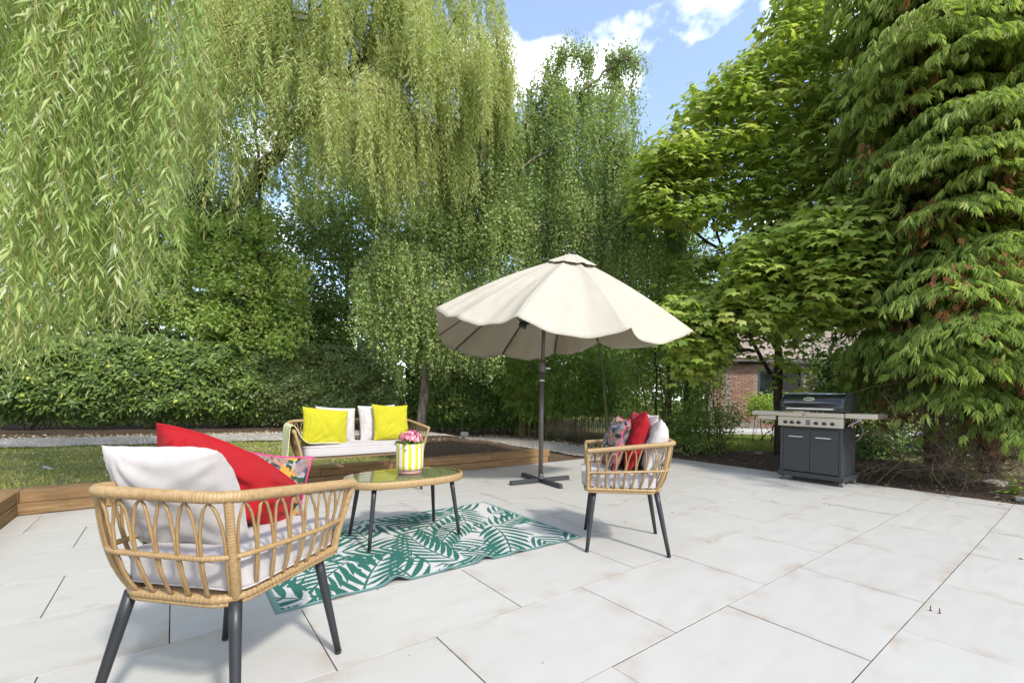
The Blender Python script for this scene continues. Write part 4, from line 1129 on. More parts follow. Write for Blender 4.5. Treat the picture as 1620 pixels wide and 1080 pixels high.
for x0, x1 in ((wx0 + .1, 9.42), (9.48, wx1 - .1)):
    MB().add(*box((x0 + x1) / 2 - hx0, .095, (wz0 + wz1) / 2, x1 - x0, .012, wz1 - wz0 - .16)).build('pane', M['pane'], win)
MB().add(*box((hx1 - hx0) / 2, -.28, 2.47, hx1 - hx0 + .5, .05, .16)).build('fascia', M['frame_dark'], house)
MB().add(*box((hx1 - hx0) / 2, -.09, 2.51, hx1 - hx0 + .5, .33, .03)).build('soffit', M['frame_dark'], house)
M['tile'] = mat('roof_tile', rough=0.9); t = NT(M['tile']); oi = t.node('ObjectInfo')
t.color(t.mix(t.math('MULTIPLY', t.noise(t.coord('Object'), 22, 4), .6), t.ramp(oi.outputs['Random'], [(0, (0.17, 0.12, 0.095)), (1, (0.31, 0.245, 0.205))]), (0.26, 0.23, 0.19)))
rs = math.radians(32); roof = MB()
L_ = 3.6
rv = np.array([(-.25, -.32, 2.53), (hx1 - hx0 + .25, -.32, 2.53), (hx1 - hx0 + .25, -.32 + L_ * math.cos(rs), 2.53 + L_ * math.sin(rs)), (-.25, -.32 + L_ * math.cos(rs), 2.53 + L_ * math.sin(rs))])
roof.add(np.concatenate([rv, rv - [0, 0, .08]]), [np.array([(0, 1, 2, 3), (7, 6, 5, 4), (0, 4, 5, 1), (1, 5, 6, 2), (2, 6, 7, 3), (3, 7, 4, 0)])])
roof = roof.build('roof', M['tile'], house)
V, F = box(0, 0, 0, .205, .26, .016, .003); tm = MB().add(V, F).mesh('tile', M['tile'])
mb = MB()
for r_ in range(17):
    for k in range(34):
        x = -.2 + k * .21 + (.105 if r_ % 2 else 0); q = .10 + r_ * .195
        c = np.array([x, -.36 + q * math.cos(rs), 2.545 + q * math.sin(rs) + .012])
        if r_ < 14 and 3 <= k <= 22:
            o = put('tile', tm, roof); o.location = c; o.rotation_euler = (rs - .055, R.normal(0, .006), 0)
        else:
            mb.add(xf(V, Matrix.Translation(c) @ Matrix.Rotation(rs - .055, 4, 'X')), F)
stuff(mb.build('tiles', M['tile'], roof))
M['paving'] = mat('pale_paving', (0.42, 0.41, 0.39), 0.9)
tr_ = MB().add(*box(10, 14.5, .06, 9, 1.5, .1, .01)).build('pavement', M['paving']); tr_['kind'] = 'structure'
V_ = M['grass']
# sunny lawn seen past the barbecue
n = 26000; gx = R.uniform(4.2, 9.5, n); gy = R.uniform(9.4, 13.6, n)
h = R.uniform(.03, .07, n); an = R.uniform(0, 6.28, n); w = R.uniform(.004, .008, n); z = on_ground(gx, gy); le = R.normal(0, .03, (n, 2))
p0 = np.stack([gx - np.cos(an) * w, gy - np.sin(an) * w, z], -1); p1 = np.stack([gx + np.cos(an) * w, gy + np.sin(an) * w, z], -1); p2 = np.stack([gx + le[:, 0], gy + le[:, 1], z + h], -1)
stuff(MB().add(np.stack([p0, p1, p2], 1).reshape(-1, 3), np.arange(n * 3).reshape(-1, 3), np.repeat(np.clip(R.normal(.35, .15, n), 0, 1), 3)).build('far_lawn_grass', M['grass'], tint=True))
# ------------------------------------------------------------------ furniture materials
M['cane_wrap'] = mat('wrapped_cane', (0.50, 0.335, 0.155), 0.48, spec=0.4); t = NT(M['cane_wrap'])
t.color(t.ramp(t.noise(t.coord('Object'), 60, 3, .6), [(0.3, (0.260, 0.168, 0.074)), (0.7, (0.370, 0.256, 0.126))]))
def cane_tone(t):
    oi = t.node('ObjectInfo'); bc_ = t.b.inputs['Base Color'].links[0].from_socket
    t.color(t.mix(t.math('MULTIPLY', oi.outputs['Random'], .45), bc_, (0.24, 0.145, 0.06)))
cane_tone(t)
M['cane_bare'] = mat('bare_cane', (0.42, 0.27, 0.115), 0.45, spec=0.4); t = NT(M['cane_bare'])
t.color(t.ramp(t.noise(t.coord('Object', (1, 1, .4)), 45, 4, .65), [(0.3, (0.193, 0.118, 0.049)), (0.7, (0.328, 0.218, 0.098))]))
cane_tone(t)
M['leg'] = mat('dark_powder_coat', (0.014, 0.0155, 0.018), 0.45)
M['rubber'] = mat('black_rubber', (0.012, 0.012, 0.012), 0.8)
def fabric(name, col, rough=0.9, weave=900, var=.06, sheen=.15, crumple=.012):
    m = mat(name, col, rough, spec=0.25); t = NT(m); v = t.coord('Object')
    c2 = tuple(x * (1 - var) for x in col)
    t.color(t.mix(t.noise(v, 9, 4), col, c2))
    t.b.inputs['Sheen Weight'].default_value = sheen
    h = t.math('ADD', t.math('MULTIPLY', t.noise(v, weave, 2), .3), t.noise(v, 16, 4, .6))
    t.bump(h, .3, crumple)
    return m
M['white_cloth'] = fabric('off_white_cloth', (0.430, 0.402, 0.386))
M['seat_cloth'] = fabric('pale_seat_cloth', (0.405, 0.376, 0.370))
M['red_cloth'] = fabric('red_cotton', (0.289, 0.005, 0.009), var=.12, sheen=.05, crumple=.03)
M['yellow_cloth'] = fabric('yellow_cotton', (0.374, 0.344, 0.014), var=.08, sheen=.05, crumple=.03)
M['throw'] = fabric('pale_yellow_wool', (0.480, 0.464, 0.240), var=.1)
M['pink_piping'] = mat('magenta_piping', (0.62, 0.02, 0.16), 0.7)
m = mat('tropical_print', rough=0.85, spec=.25); t = NT(m); M['print'] = m; v = t.coord('Object')
n3 = t.node('TexNoise', i_Scale=7.0, i_Detail=3.0); t.link(v, n3.inputs['Vector'])
ad = t.node('VectorMath', operation='MULTIPLY_ADD'); t.link(n3.outputs['Color'], ad.inputs[0]); ad.inputs[1].default_value = (.14, .14, .14); t.link(v, ad.inputs[2])
vo = t.node('TexVoronoi', i_Scale=36.0); t.link(ad.outputs[0], vo.inputs['Vector'])
sp = t.node('SeparateColor'); t.link(vo.outputs['Color'], sp.inputs[0])
cols = t.ramp(sp.outputs[0], [(0.0, (0.02, 0.045, 0.03)), (0.18, (0.07, 0.14, 0.30)), (0.28, (0.32, 0.30, 0.29)), (0.36, (0.45, 0.17, 0.12)), (0.48, (0.025, 0.07, 0.04)), (0.60, (0.55, 0.27, 0.04)), (0.68, (0.34, 0.32, 0.32)), (0.76, (0.10, 0.09, 0.10)), (0.84, (0.38, 0.04, 0.10)), (0.92, (0.02, 0.025, 0.025))], 'CONSTANT')
wv = t.node('TexWave', i_Scale=50.0, i_Distortion=6.0); wv.bands_direction = 'DIAGONAL'; t.link(v, wv.inputs['Vector'])
stripe = t.ramp(wv.outputs['Fac'], [(0.45, (0, 0, 0)), (0.55, (1, 1, 1))])
msk = t.ramp(t.noise(v, 13, 2), [(0.50, (0, 0, 0)), (0.54, (1, 1, 1))])
cols = t.mix(1.0, cols, (.78, .78, .78), 'MULTIPLY')
t.color(t.mix(t.math('MULTIPLY', msk, .85), cols, t.mix(stripe, (0.03, 0.03, 0.03), (0.40, 0.25, 0.20))))

# ------------------------------------------------------------------ wicker seating
def u_path(wf, wb, yf, yb, r, n=400):
    """Open U from the front end of one arm, round the back, to the other."""
    pts = [(-wf, yf)]
    for sgn in (-1, 1):
        c = np.array([sgn * (wb - r), -yb + r])
        for a in np.linspace(0, PI / 2, 14):
            pts.append((c[0] + sgn * r * math.cos(a), c[1] - r * math.sin(a)) if sgn < 0 else (c[0] + r * math.sin(a), c[1] - r * math.cos(a)))
    pts.append((wf, yf)); pts = np.array(pts)
    s = np.r_[0, np.cumsum(np.linalg.norm(np.diff(pts, axis=0), axis=1))]; s /= s[-1]
    q = np.linspace(0, 1, n); return np.stack([np.interp(q, s, pts[:, 0]), np.interp(q, s, pts[:, 1])], -1)
def resample(P, step):
    s = np.r_[0, np.cumsum(np.linalg.norm(np.diff(P, axis=0), axis=1))]; n = max(4, int(s[-1] / step))
    q = np.linspace(0, s[-1], n); return np.stack([np.interp(q, s, P[:, i]) for i in range(3)], -1), q
def wrapped(P, r, pitch=.0085, amp=.075, n=10, closed=False):
    Q, s = resample(np.asarray(P, float), pitch / 4)
    rr = r * (1 - amp + amp * 2 * np.abs(np.sin(PI * s / pitch)) ** .6)
    return tube(Q, rr, n)
def wicker(root, q, n_side, n_back):
    bot = u_path(q['wbf'], q['wbb'], q['bf'], q['bb'], q['rb']); top = u_path(q['wtf'], q['wtb'], q['tf'], q['tb'], q['rt'])
    S = np.linspace(0, 1, 400)
    ctr = np.array([0, .0])
    def surf(s, h):
        s, h = np.broadcast_arrays(np.asarray(s, float), np.asarray(h, float))
        B = np.stack([np.interp(s, S, bot[:, i]) for i in (0, 1)], -1); T = np.stack([np.interp(s, S, top[:, i]) for i in (0, 1)], -1)
        zt = q['zf'] + (q['zk'] - q['zf']) * (q['tf'] - T[..., 1]) / (q['tf'] + q['tb'])
        out = nrm((B + T) / 2 - ctr) * (.030 * np.sin(PI * np.clip(h, 0, 1) ** .75))[..., None] * (smooth01(np.minimum(s, 1 - s) / .12))[..., None]
        XY = B + (T - B) * (np.maximum(h, 0) ** 1.25)[..., None] + out
        return np.concatenate([XY, (q['zb'] + (zt - q['zb']) * h)[..., None]], -1)
    s = np.linspace(0, 1, 260)
    # rails
    MB().add(*wrapped(surf(s, 1.0), .0175, .0095, .07, 12)).build('top_rail', M['cane_wrap'], root, smooth=True)
    MB().add(*wrapped(surf(s, .44), .0085, .012, .12, 8)).build('middle_rail', M['cane_wrap'], root, smooth=True)
    fr = np.array([[q['wbf'], q['bf'], q['zb']], [q['wbf'] - .012, q['bf'] + .012, q['zb']], [0, q['bf'] + .014, q['zb']], [-q['wbf'] + .012, q['bf'] + .012, q['zb']], [-q['wbf'], q['bf'], q['zb']]])
    MB().add(*wrapped(np.concatenate([surf(s, 0.0), fr[1:]]), .0135, .016, .13, 10)).build('base_rail', M['cane_wrap'], root, smooth=True)
    MB().add(*wrapped(surf(s, 0.0) - [0, 0, .017], .0085, .02, .15, 8)).build('lower_rail', M['cane_wrap'], root, smooth=True)
    # posts at the front ends and the back corners
    hs = np.linspace(-.02, 1.0, 20)
    for sp in (0.0, q['post'], 1 - q['post'], 1.0):
        MB().add(*wrapped(surf(np.full(20, sp), hs), .0135 if sp in (0.0, 1.0) else .0125, .0095, .08, 10)).build('post', M['cane_wrap'], root, smooth=True)
    # pointed arches of bare cane between the posts
    bounds = [(0.012, q['post'] - .008, n_side), (q['post'] + .008, 1 - q['post'] - .008, n_back), (1 - q['post'] + .008, .988, n_side)]
    for lo, hi, n in bounds:
        for k in range(n):
            w = (hi - lo) / n; a = lo + k * w + w * .05; b_ = lo + (k + 1) * w - w * .05; mid = (a + b_) / 2
            tt = np.linspace(0, 1, 17)
            up = np.clip(tt * 1.0, 0, 1); hh = .955 * np.sin(np.clip(up * 1.22, 0, 1) * PI / 2) ** .95
            hh = .0 + .952 * (up ** .92)
            ew = 1 - np.sqrt(np.maximum(1 - np.clip((up - .60) / .40, 0, 1) ** 2, 0)); ew = .75 * ew + .25 * smooth01((up - .5) / .5)
            ss = a + (mid - a) * ew
            left = surf(ss, hh); ss2 = b_ - (b_ - mid) * ew; right = surf(ss2, hh)
            arc = np.concatenate([left, right[::-1][1:]]) + R.normal(0, .0007, (33, 3))
            MB().add(*tube(arc, .0049, 6)).build('cane_arch', M['cane_bare'], root, smooth=True)
    # seat slats under the cushion
    mb = MB()
    for y in np.linspace(-q['bb'] + .06, q['bf'] - .03, 7):
        x = np.interp(y, [-q['bb'], q['bf']], [q['wbb'], q['wbf']]) - .005
        mb.add(*tube([(-x, y, q['zb'] - .004), (0, y, q['zb'] - .008), (x, y, q['zb'] - .004)], .008, 8))
    stuff(mb.build('seat_slats', M['cane_wrap'], root, smooth=True))
    # tapered metal legs
    for sx in (-1, 1):
        for top_, foot in (((sx * q['lx'], q['lf']), (sx * q['fx'], q['ff'])), ((sx * q['lx'], -q['lb']), (sx * q['fx'], -q['fb']))):
            P = np.array([(*top_, q['zb'] - .012), (*foot, .012)]); P = np.linspace(P[0], P[1], 6)
            lg = MB().add(*tube(P, np.linspace(.0195, .0125, 6), 14)).build('leg', M['leg'], root, smooth=True)
            d_ = nrm(P[-1] - P[0]); MB().add(*tube([P[-1] - d_ * .004, P[-1] + d_ * .006, P[-1] + d_ * .012], [.0131, .0131, .009], 14)).build('foot', M['rubber'], lg, smooth=True)

def rounded_block(w, d, h, p=7, puff=.10, n=18, seed=0):
    lin = np.sin(np.linspace(-PI / 2, PI / 2, n)) * .35 + np.linspace(-1, 1, n) * .65
    V, F = [], []
    for ax in range(3):
        for sg in (-1, 1):
            a, b_ = np.meshgrid(lin, lin, indexing='ij'); c = np.full_like(a, sg)
            P = [None] * 3; P[ax] = c; P[(ax + 1) % 3] = a; P[(ax + 2) % 3] = b_
            k = len(V) * n * n; V.append(np.stack(P, -1).reshape(-1, 3))
            i = np.arange(n - 1)[:, None] * n + np.arange(n - 1)[None] + k
            f = np.stack([i, i + n, i + n + 1, i + 1], -1).reshape(-1, 4)
            F.append(f if sg > 0 else f[:, ::-1])
    V = np.concatenate(V); V = V / (np.sum(np.abs(V) ** p, 1) ** (1 / p))[:, None]
    V[:, 2] *= 1 + puff * (1 - V[:, 0] ** 2) * (1 - V[:, 1] ** 2) + .03 * wob(V[:, 0] * 2, V[:, 1] * 2, seed)
    return V * [w / 2, d / 2, h / 2], F
def seat_cushion(label, w, d, h, M4, seed, group=None, taper=0.0):
    root = thing('seat_cushion', label, 'cushion', M4.translation, 0, group); root.matrix_world = M4
    V, F = rounded_block(w, d, h, 9, .10, 20, seed); V[:, 0] *= 1 - taper * (.5 - V[:, 1] / d)
    o = MB().add(V, F).build('cover', M['seat_cloth'], root, smooth=True)
    wd = o.modifiers.new('weld', 'WELD'); wd.merge_threshold = .0008
    for z in (h * .40, -h * .40):
        a = np.linspace(0, 2 * PI, 120, endpoint=False); e = 2 / 10
        x = np.sign(np.cos(a)) * np.abs(np.cos(a)) ** e * w / 2 * .995; y = np.sign(np.sin(a)) * np.abs(np.sin(a)) ** e * d / 2 * .995
        x = x * (1 - taper * (.5 - y / d))
        MB().add(*tube(np.stack([x, y, np.full(120, z)], -1), .0035, 6, False, True)).build('piping', M['seat_cloth'], root, smooth=True)
    return root
def pillow_mesh(w, h, th, seed, n=52, pinch=.07, crease=1.0, flange=0.0, twist=0.0, droop=0.0):
    u = np.linspace(-1, 1, n); U, W_ = np.meshgrid(u, u, indexing='ij')
    rs = np.random.default_rng(seed)
    X = U * w / 2 * (1 - pinch * (1 - W_ ** 2) * U ** 2); Z = W_ * h / 2 * (1 - pinch * (1 - U ** 2) * W_ ** 2)
    e = (1 - flange)
    uu, ww = np.clip(np.abs(U) / e, 0, 1), np.clip(np.abs(W_) / e, 0, 1)
    prof = ((1 - uu ** 2.3) * (1 - ww ** 2.3)) ** .52
    ph = rs.uniform(0, 6, 6)
    folds = np.zeros_like(U)
    for i, (cx, cz) in enumerate(((-1, -1), (1, -1), (1, 1), (-1, 1))):
        an = np.arctan2(W_ - cz, U - cx); r = np.hypot(U - cx, W_ - cz)
        folds += np.sin(an * rs.uniform(11, 17) + ph[i]) * np.exp(-r * 1.25) * smooth01(r / .25)
    folds += .5 * np.sin(3.3 * U + 2 * W_ + ph[4]) * np.sin(2.1 * W_ - U + ph[5])
    edge = np.exp(-((1 - uu) / .16) ** 2) * np.sin(W_ * 17 + ph[4]) + np.exp(-((1 - ww) / .16) ** 2) * np.sin(U * 18 + ph[5])
    sag = .012 * np.sin(2.4 * U + ph[0]) + .012 * np.sin(2.1 * W_ + ph[1])
    Vs = []
    cre = np.zeros_like(U)
    for q in range(9):
        an = rs.uniform(0, PI); cx, cz = rs.uniform(-.7, .7, 2); du = (U - cx) * math.cos(an) + (W_ - cz) * math.sin(an); dv = -(U - cx) * math.sin(an) + (W_ - cz) * math.cos(an) + .25 * du ** 2
        cre += rs.choice([-1, 1]) * np.exp(-(dv / rs.uniform(.05, .10)) ** 2) * np.exp(-(du / rs.uniform(.3, .6)) ** 2)
    for sg in (1, -1):
        f = folds if sg > 0 else np.roll(folds, 7, 0)
        Y = sg * th / 2 * prof * (1 + .17 * crease * f + .10 * crease * edge) + sag + sg * .0012 + .004 * crease * np.sin(9 * U + 5 * W_ + ph[2]) * np.sin(4 * W_ - 3 * U + ph[3]) * prof + .0055 * crease * cre * prof
        Zd = Z - droop * ((U + 1) / 2) ** 2.2 * ((W_ + 1) / 2)
        if twist:
            hh = Z + h / 2; ta = twist * smooth01(U / 2 + .5); Zt = -h / 2 + hh * np.cos(ta); Y = Y * np.cos(ta) + hh * np.sin(ta)
            Vs.append(np.stack([X, Y, Zt + Y * 0], -1).reshape(-1, 3)); continue
        Vs.append(np.stack([X, Y, Zd], -1).reshape(-1, 3))
    i = np.arange(n - 1)[:, None] * n + np.arange(n - 1)[None]
    f = np.stack([i, i + n, i + n + 1, i + 1], -1).reshape(-1, 4)
    k = n * n
    ring = np.concatenate([np.arange(n), np.arange(1, n) * n + n - 1, (n - 1) * n + np.arange(n - 2, -1, -1), np.arange(n - 2, 0, -1) * n])
    r2 = np.roll(ring, -1); side = np.stack([ring, ring + k, r2 + k, r2], -1)
    return np.concatenate(Vs), [f[:, ::-1], f + k, side], (X, Z, sag, ring)
def pillow(label, c, right, up, w, h, th, mk, seed, piping=None, group=None, **kw):
    right = nrm(np.array(right, float)); up = np.array(up, float); up = nrm(up - right * (up @ right)); nn = np.cross(right, up) * -1
    nn = np.cross(up, right)
    V, F, (X, Z, sag, ring) = pillow_mesh(w, h, th, seed, **kw)
    M4 = Matrix(((right[0], nn[0], up[0], c[0]), (right[1], nn[1], up[1], c[1]), (right[2], nn[2], up[2], c[2]), (0, 0, 0, 1)))
    if piping:
        root = thing('pillow', label, 'pillow', c, 0, group); root.matrix_world = M4
        MB().add(V, F).build('cover', M[mk], root, smooth=True)
        P = np.stack([X.ravel()[ring], sag.ravel()[ring], Z.ravel()[ring]], -1)
        MB().add(*tube(P, .0042, 6, False, True)).build('piping', M[piping], root, smooth=True)
    else:
        root = tag(MB().add(V, F).build('pillow', M[mk], smooth=True), label, 'pillow', group); root.matrix_world = M4
    return root
def local(X, Y, th):
    Mx = Matrix.Translation((X, Y, 0)) @ Matrix.Rotation(th, 4, 'Z')
    return Mx, (lambda x, y, z: np.array(Mx @ Vector((x, y, z)))), (lambda x, y, z: np.array(Mx.to_3x3() @ Vector((x, y, z))))

CH = dict(fx=.263, ff=.256, fb=.289, zb=.430, wbf=.238, wbb=.205, bf=.256, bb=.243, wtf=.312, wtb=.250, tf=.265, tb=.325, zf=.700, zk=.762, lx=.19, lf=.211, lb=.213, rb=.085, rt=.095, post=.352)
chair = thing('wicker_chair', 'cane tub chair in the near left foreground, seen from behind', 'chair', (-.998, 1.627, 0), -.166, 'cane tub chairs')
wicker(chair, CH, 8, 6)
index_children(chair)
chair2 = copy_tree(chair); chair2['label'] = 'cane tub chair right of the rug, facing left, seen from its side'
chair2.location = (.826, 3.315, 0); chair2.rotation_euler = (0, 0, 1.427)
for (X, Y, th, lab, sd) in ((-.998, 1.627, -.166, 'pale seat cushion in the near left chair under white and red pillows', 1), (.826, 3.315, 1.427, 'pale seat cushion in the right-hand chair, its front edge poking out', 2)):
    Mx, LP_, LD_ = local(X, Y, th)
    seat_cushion(lab, .475, .52, .105, Mx @ Matrix.Translation((0, .035, .497)), sd, 'chair seat cushions', .07)
# pillows in the near chair
Mx, LP_, LD_ = local(-.998, 1.627, -.166)
pillow('plump off-white pillow against the back of the near left chair', LP_(-.105, -.125, .700), LD_(1, -.02, -.02), LD_(0, -.42, 1), .43, .40, .19, 'white_cloth', 3, pinch=.05, crease=.6)
w_ = np.array([.36, .17, -.03]); n_ = np.array([-.42, .86, .28])
pillow('large red pillow tilted in the near left chair beside the white pillow', (-1.095, 1.745, .712), w_, np.cross(w_, n_) , .48, .45, .25, 'red_cloth', 5, droop=.24, flange=.07, pinch=.05, crease=1.8)
pillow('tropical print pillow with magenta piping at the front of the near left chair', (-1.085, 1.935, .625), (.9, .30, -.14), (-.02, -.14, 1), .37, .37, .12, 'print', 7, 'pink_piping')
# pillows in the right-hand chair
Mx, LP_, LD_ = local(.826, 3.315, 1.427)
def stacked(label, y, lean, yaw, w, h, th, mk, sd, dx=0, piping=None, roll=0, **kw):
    pillow(label, LP_(dx, y, .555 + h * .46), LD_(math.cos(yaw), math.sin(yaw), roll), LD_(0, -lean, 1), w, h, th, mk, sd, piping, **kw)
stacked('tropical print pillow at the front of the right-hand chair', .050, .34, .13, .36, .39, .14, 'print', 17, 0, 'pink_piping', .03)
stacked('puckered red pillow standing on edge in the right-hand chair', -.075, .30, .10, .42, .44, .14, 'red_cloth', 15, 0, None, -.04, crease=1.5)
stacked('beige pillow at the back of the right-hand chair, nearest its rail', -.205, .30, -.10, .38, .385, .15, 'white_cloth', 13, -.06, None, -.04)
stacked('bright white pillow wedged behind the beige one in the right-hand chair', -.185, .26, .12, .36, .415, .12, 'white_cloth', 19, .14, None, .02)

# ------------------------------------------------------------------ sofa
SO = dict(fx=.63, ff=.235, fb=.27, zb=.430, wbf=.63, wbb=.61, bf=.25, bb=.245, wtf=.70, wtb=.675, tf=.26, tb=.33, zf=.690, zk=.765, lx=.56, lf=.205, lb=.215, rb=.13, rt=.16, post=.235)
sc_ = ab(1.62, -4.88)
sofa = thing('wicker_sofa', 'two-seat cane sofa in front of the sleeper edging', 'sofa', sc_, math.atan2(-DB[0], DB[1]))
wicker(sofa, SO, 8, 17)
Mx, LP_, LD_ = local(sc_[0], sc_[1], math.atan2(-DB[0], DB[1]))
seat_cushion('long pale seat cushion on the cane sofa', 1.23, .53, .105, Mx @ Matrix.Translation((0, .035, .497)), 4, None, .02)
pillow('bright yellow pillow slumped at the left end of the sofa', LP_(.36, .03, .715), LD_(-1, -.05, -.10), LD_(-.02, -.30, 1), .47, .40, .13, 'yellow_cloth', 21, crease=.9)
pillow('bright yellow pillow upright at the right end of the sofa', LP_(-.36, -.02, .745), LD_(-1, .06, -.02), LD_(0, -.22, 1), .42, .42, .13, 'yellow_cloth', 25, crease=.8)
pillow('white pillow behind the slumped yellow pillow', LP_(.215, -.12, .725), LD_(-1, -.02, -.06), LD_(0, -.28, 1), .42, .40, .13, 'white_cloth', 23)
pillow('white pillow behind the upright yellow pillow', LP_(-.25, -.12, .740), LD_(-1, .03, .03), LD_(0, -.24, 1), .43, .41, .12, 'white_cloth', 27)
pr = spline(np.array([(.26, .562), (.44, .566), (.56, .573), (.635, .640), (.677, .722), (.702, .752), (.728, .735), (.742, .62), (.748, .45), (.752, .345)]), 46)
ys = np.linspace(-.06, .21, 12); V = []
for sd in (0, 1):
    for i, (x, z) in enumerate(pr):
        for j, y in enumerate(ys):
            k = i / 45; tn = nrm(pr[min(i + 1, 45)] - pr[max(i - 1, 0)]); nn = np.array([-tn[1], tn[0]]) * (.007 if sd else -.001)
            V.append((x + nn[0] + .010 * wob(y * 16, k * 3, 2) * smooth01((k - .6) / .2), y * (1 + .12 * k) + .012 * math.sin(k * 7), z + nn[1] + .006 * wob(y * 14, k * 5)))
V = np.array(V); i = np.arange(45)[:, None] * 12 + np.arange(11)[None]; f = np.stack([i, i + 1, i + 13, i + 12], -1).reshape(-1, 4); k = 46 * 12
ring = np.concatenate([np.arange(12), np.arange(1, 46) * 12 + 11, 45 * 12 + np.arange(10, -1, -1), np.arange(44, 0, -1) * 12]); r2 = np.roll(ring, -1)
th_ = tag(MB().add(V, [f, f[:, ::-1] + k, np.stack([ring, r2, r2 + k, ring + k], -1)]).build('throw_blanket', M['throw'], smooth=True), 'pale yellow throw blanket draped over the left arm of the sofa', 'blanket')
th_.matrix_world = Mx

# ------------------------------------------------------------------ coffee table
tc_ = ab(1.405, -3.165)
table = thing('coffee_table', 'oval cane coffee table with glass top on dark legs', 'table', tc_, PATIO_ROT)
def oval(w, d, n=140, e=2.55):
    a = np.linspace(0, 2 * PI, n, endpoint=False)
    return np.stack([np.sign(np.cos(a)) * np.abs(np.cos(a)) ** (2 / e) * w / 2, np.sign(np.sin(a)) * np.abs(np.sin(a)) ** (2 / e) * d / 2], -1)
TW, TD, TZ = .89, .52, .468
O_ = oval(TW, TD, 560); n = len(O_); nr = nrm(np.roll(O_, -1, 0) - np.roll(O_, 1, 0)); nr = np.stack([nr[:, 1], -nr[:, 0]], -1)
bead = .0022 * np.abs(np.sin(np.arange(n) * PI / 4 * 1.0))
V = []
for off, z in ((-.03, TZ - .048), (-.004, TZ - .050), (.0, TZ - .044), (.002, TZ - .024), (.0, TZ - .006), (-.005, TZ), (-.022, TZ), (-.024, TZ - .008)):
    V.append(np.concatenate([O_ + nr * (off + bead * (1 if off > -.01 else 0))[:, None] if np.ndim(off + bead) else O_, np.full((n, 1), z)], 1))
V = np.concatenate(V); kk = np.arange(7)[:, None] * n; j = np.arange(n)[None]; j2 = (j + 1) % n
MB().add(V, np.stack([kk + j, kk + j2, kk + n + j2, kk + n + j], -1).reshape(-1, 4)).build('rim', M['cane_wrap'], table, smooth=True)
M['weave'] = mat('olive_rattan_weave', rough=.6); t = NT(M['weave']); v = t.coord('Object')
ck = t.node('TexChecker', i_Scale=150.0); t.link(v, ck.inputs[0])
wcol = t.ramp(t.noise(v, 25, 5, .7), [(0.3, (0.22, 0.18, 0.085)), (0.55, (0.42, 0.345, 0.175)), (0.75, (0.56, 0.47, 0.25))])
t.color(t.mix(.35, wcol, ck.outputs['Color'], 'MULTIPLY')); t.bump(ck.outputs['Fac'], .5, .003)
I_ = oval(TW - .045, TD - .045, 96)
def plate(poly, z0, z1):
    n = len(poly); V = np.concatenate([np.c_[poly, np.full(n, z0)], np.c_[poly, np.full(n, z1)]]); j = np.arange(n); j2 = (j + 1) % n
    return V, [j[::-1][None], (j + n)[None], np.stack([j, j2, j2 + n, j + n], -1)]
MB().add(*plate(I_, TZ - .040, TZ - .011)).build('woven_panel', M['weave'], table)
m = bpy.data.materials.new('table_glass'); m.use_nodes = True; nt = m.node_tree; nt.nodes.remove(nt.nodes['Principled BSDF'])
tr_ = nt.nodes.new('ShaderNodeBsdfTransparent'); tr_.inputs[0].default_value = (.86, .90, .86, 1)
gl = nt.nodes.new('ShaderNodeBsdfGlossy'); gl.inputs['Roughness'].default_value = .015
fz = nt.nodes.new('ShaderNodeFresnel'); fz.inputs[0].default_value = 1.4; mx = nt.nodes.new('ShaderNodeMixShader')
ge_ = nt.nodes.new('ShaderNodeNewGeometry'); mm_ = nt.nodes.new('ShaderNodeMath'); mm_.operation = 'SUBTRACT'; mm_.use_clamp = True; nt.links.new(fz.outputs[0], mm_.inputs[0]); nt.links.new(ge_.outputs['Backfacing'], mm_.inputs[1]); nt.links.new(mm_.outputs[0], mx.inputs[0]); nt.links.new(tr_.outputs[0], mx.inputs[1]); nt.links.new(gl.outputs[0], mx.inputs[2]); nt.links.new(mx.outputs[0], nt.nodes['Material Output'].inputs[0])
M['glass'] = m
ge = bpy.data.materials.new('glass_edge'); ge.use_nodes = True; ge.node_tree.nodes.remove(ge.node_tree.nodes['Principled BSDF'])
g_ = ge.node_tree.nodes.new('ShaderNodeBsdfTransparent'); g_.inputs[0].default_value = (.80, .88, .84, 1); ge.node_tree.links.new(g_.outputs[0], ge.node_tree.nodes['Material Output'].inputs[0])
V, F = plate(oval(TW - .03, TD - .03, 120), TZ + .001, TZ + .006)
gm = MB(); gm.add(V, F[1], mi=0); gm.F += [F[0], F[2]]; gm.M += [np.ones(1, int), np.ones(len(F[2]), int)]; gm.build('glass_top', [m, ge], table)
for sx in (-1, 1):
    for sy in (-1, 1):
        P = np.linspace((sx * .30, sy * .16, TZ - .045), (sx * .347, sy * .208, .016), 6)
        lg = MB().add(*tube(P, np.linspace(.0175, .0115, 6), 14)).build('leg', M['leg'], table, smooth=True)
        d_ = nrm(P[-1] - P[0]); MB().add(*tube([P[-1] - d_ * .004, P[-1] + d_ * .004, P[-1] + d_ * .008], [.012, .012, .008], 12)).build('foot', M['rubber'], lg, smooth=True)

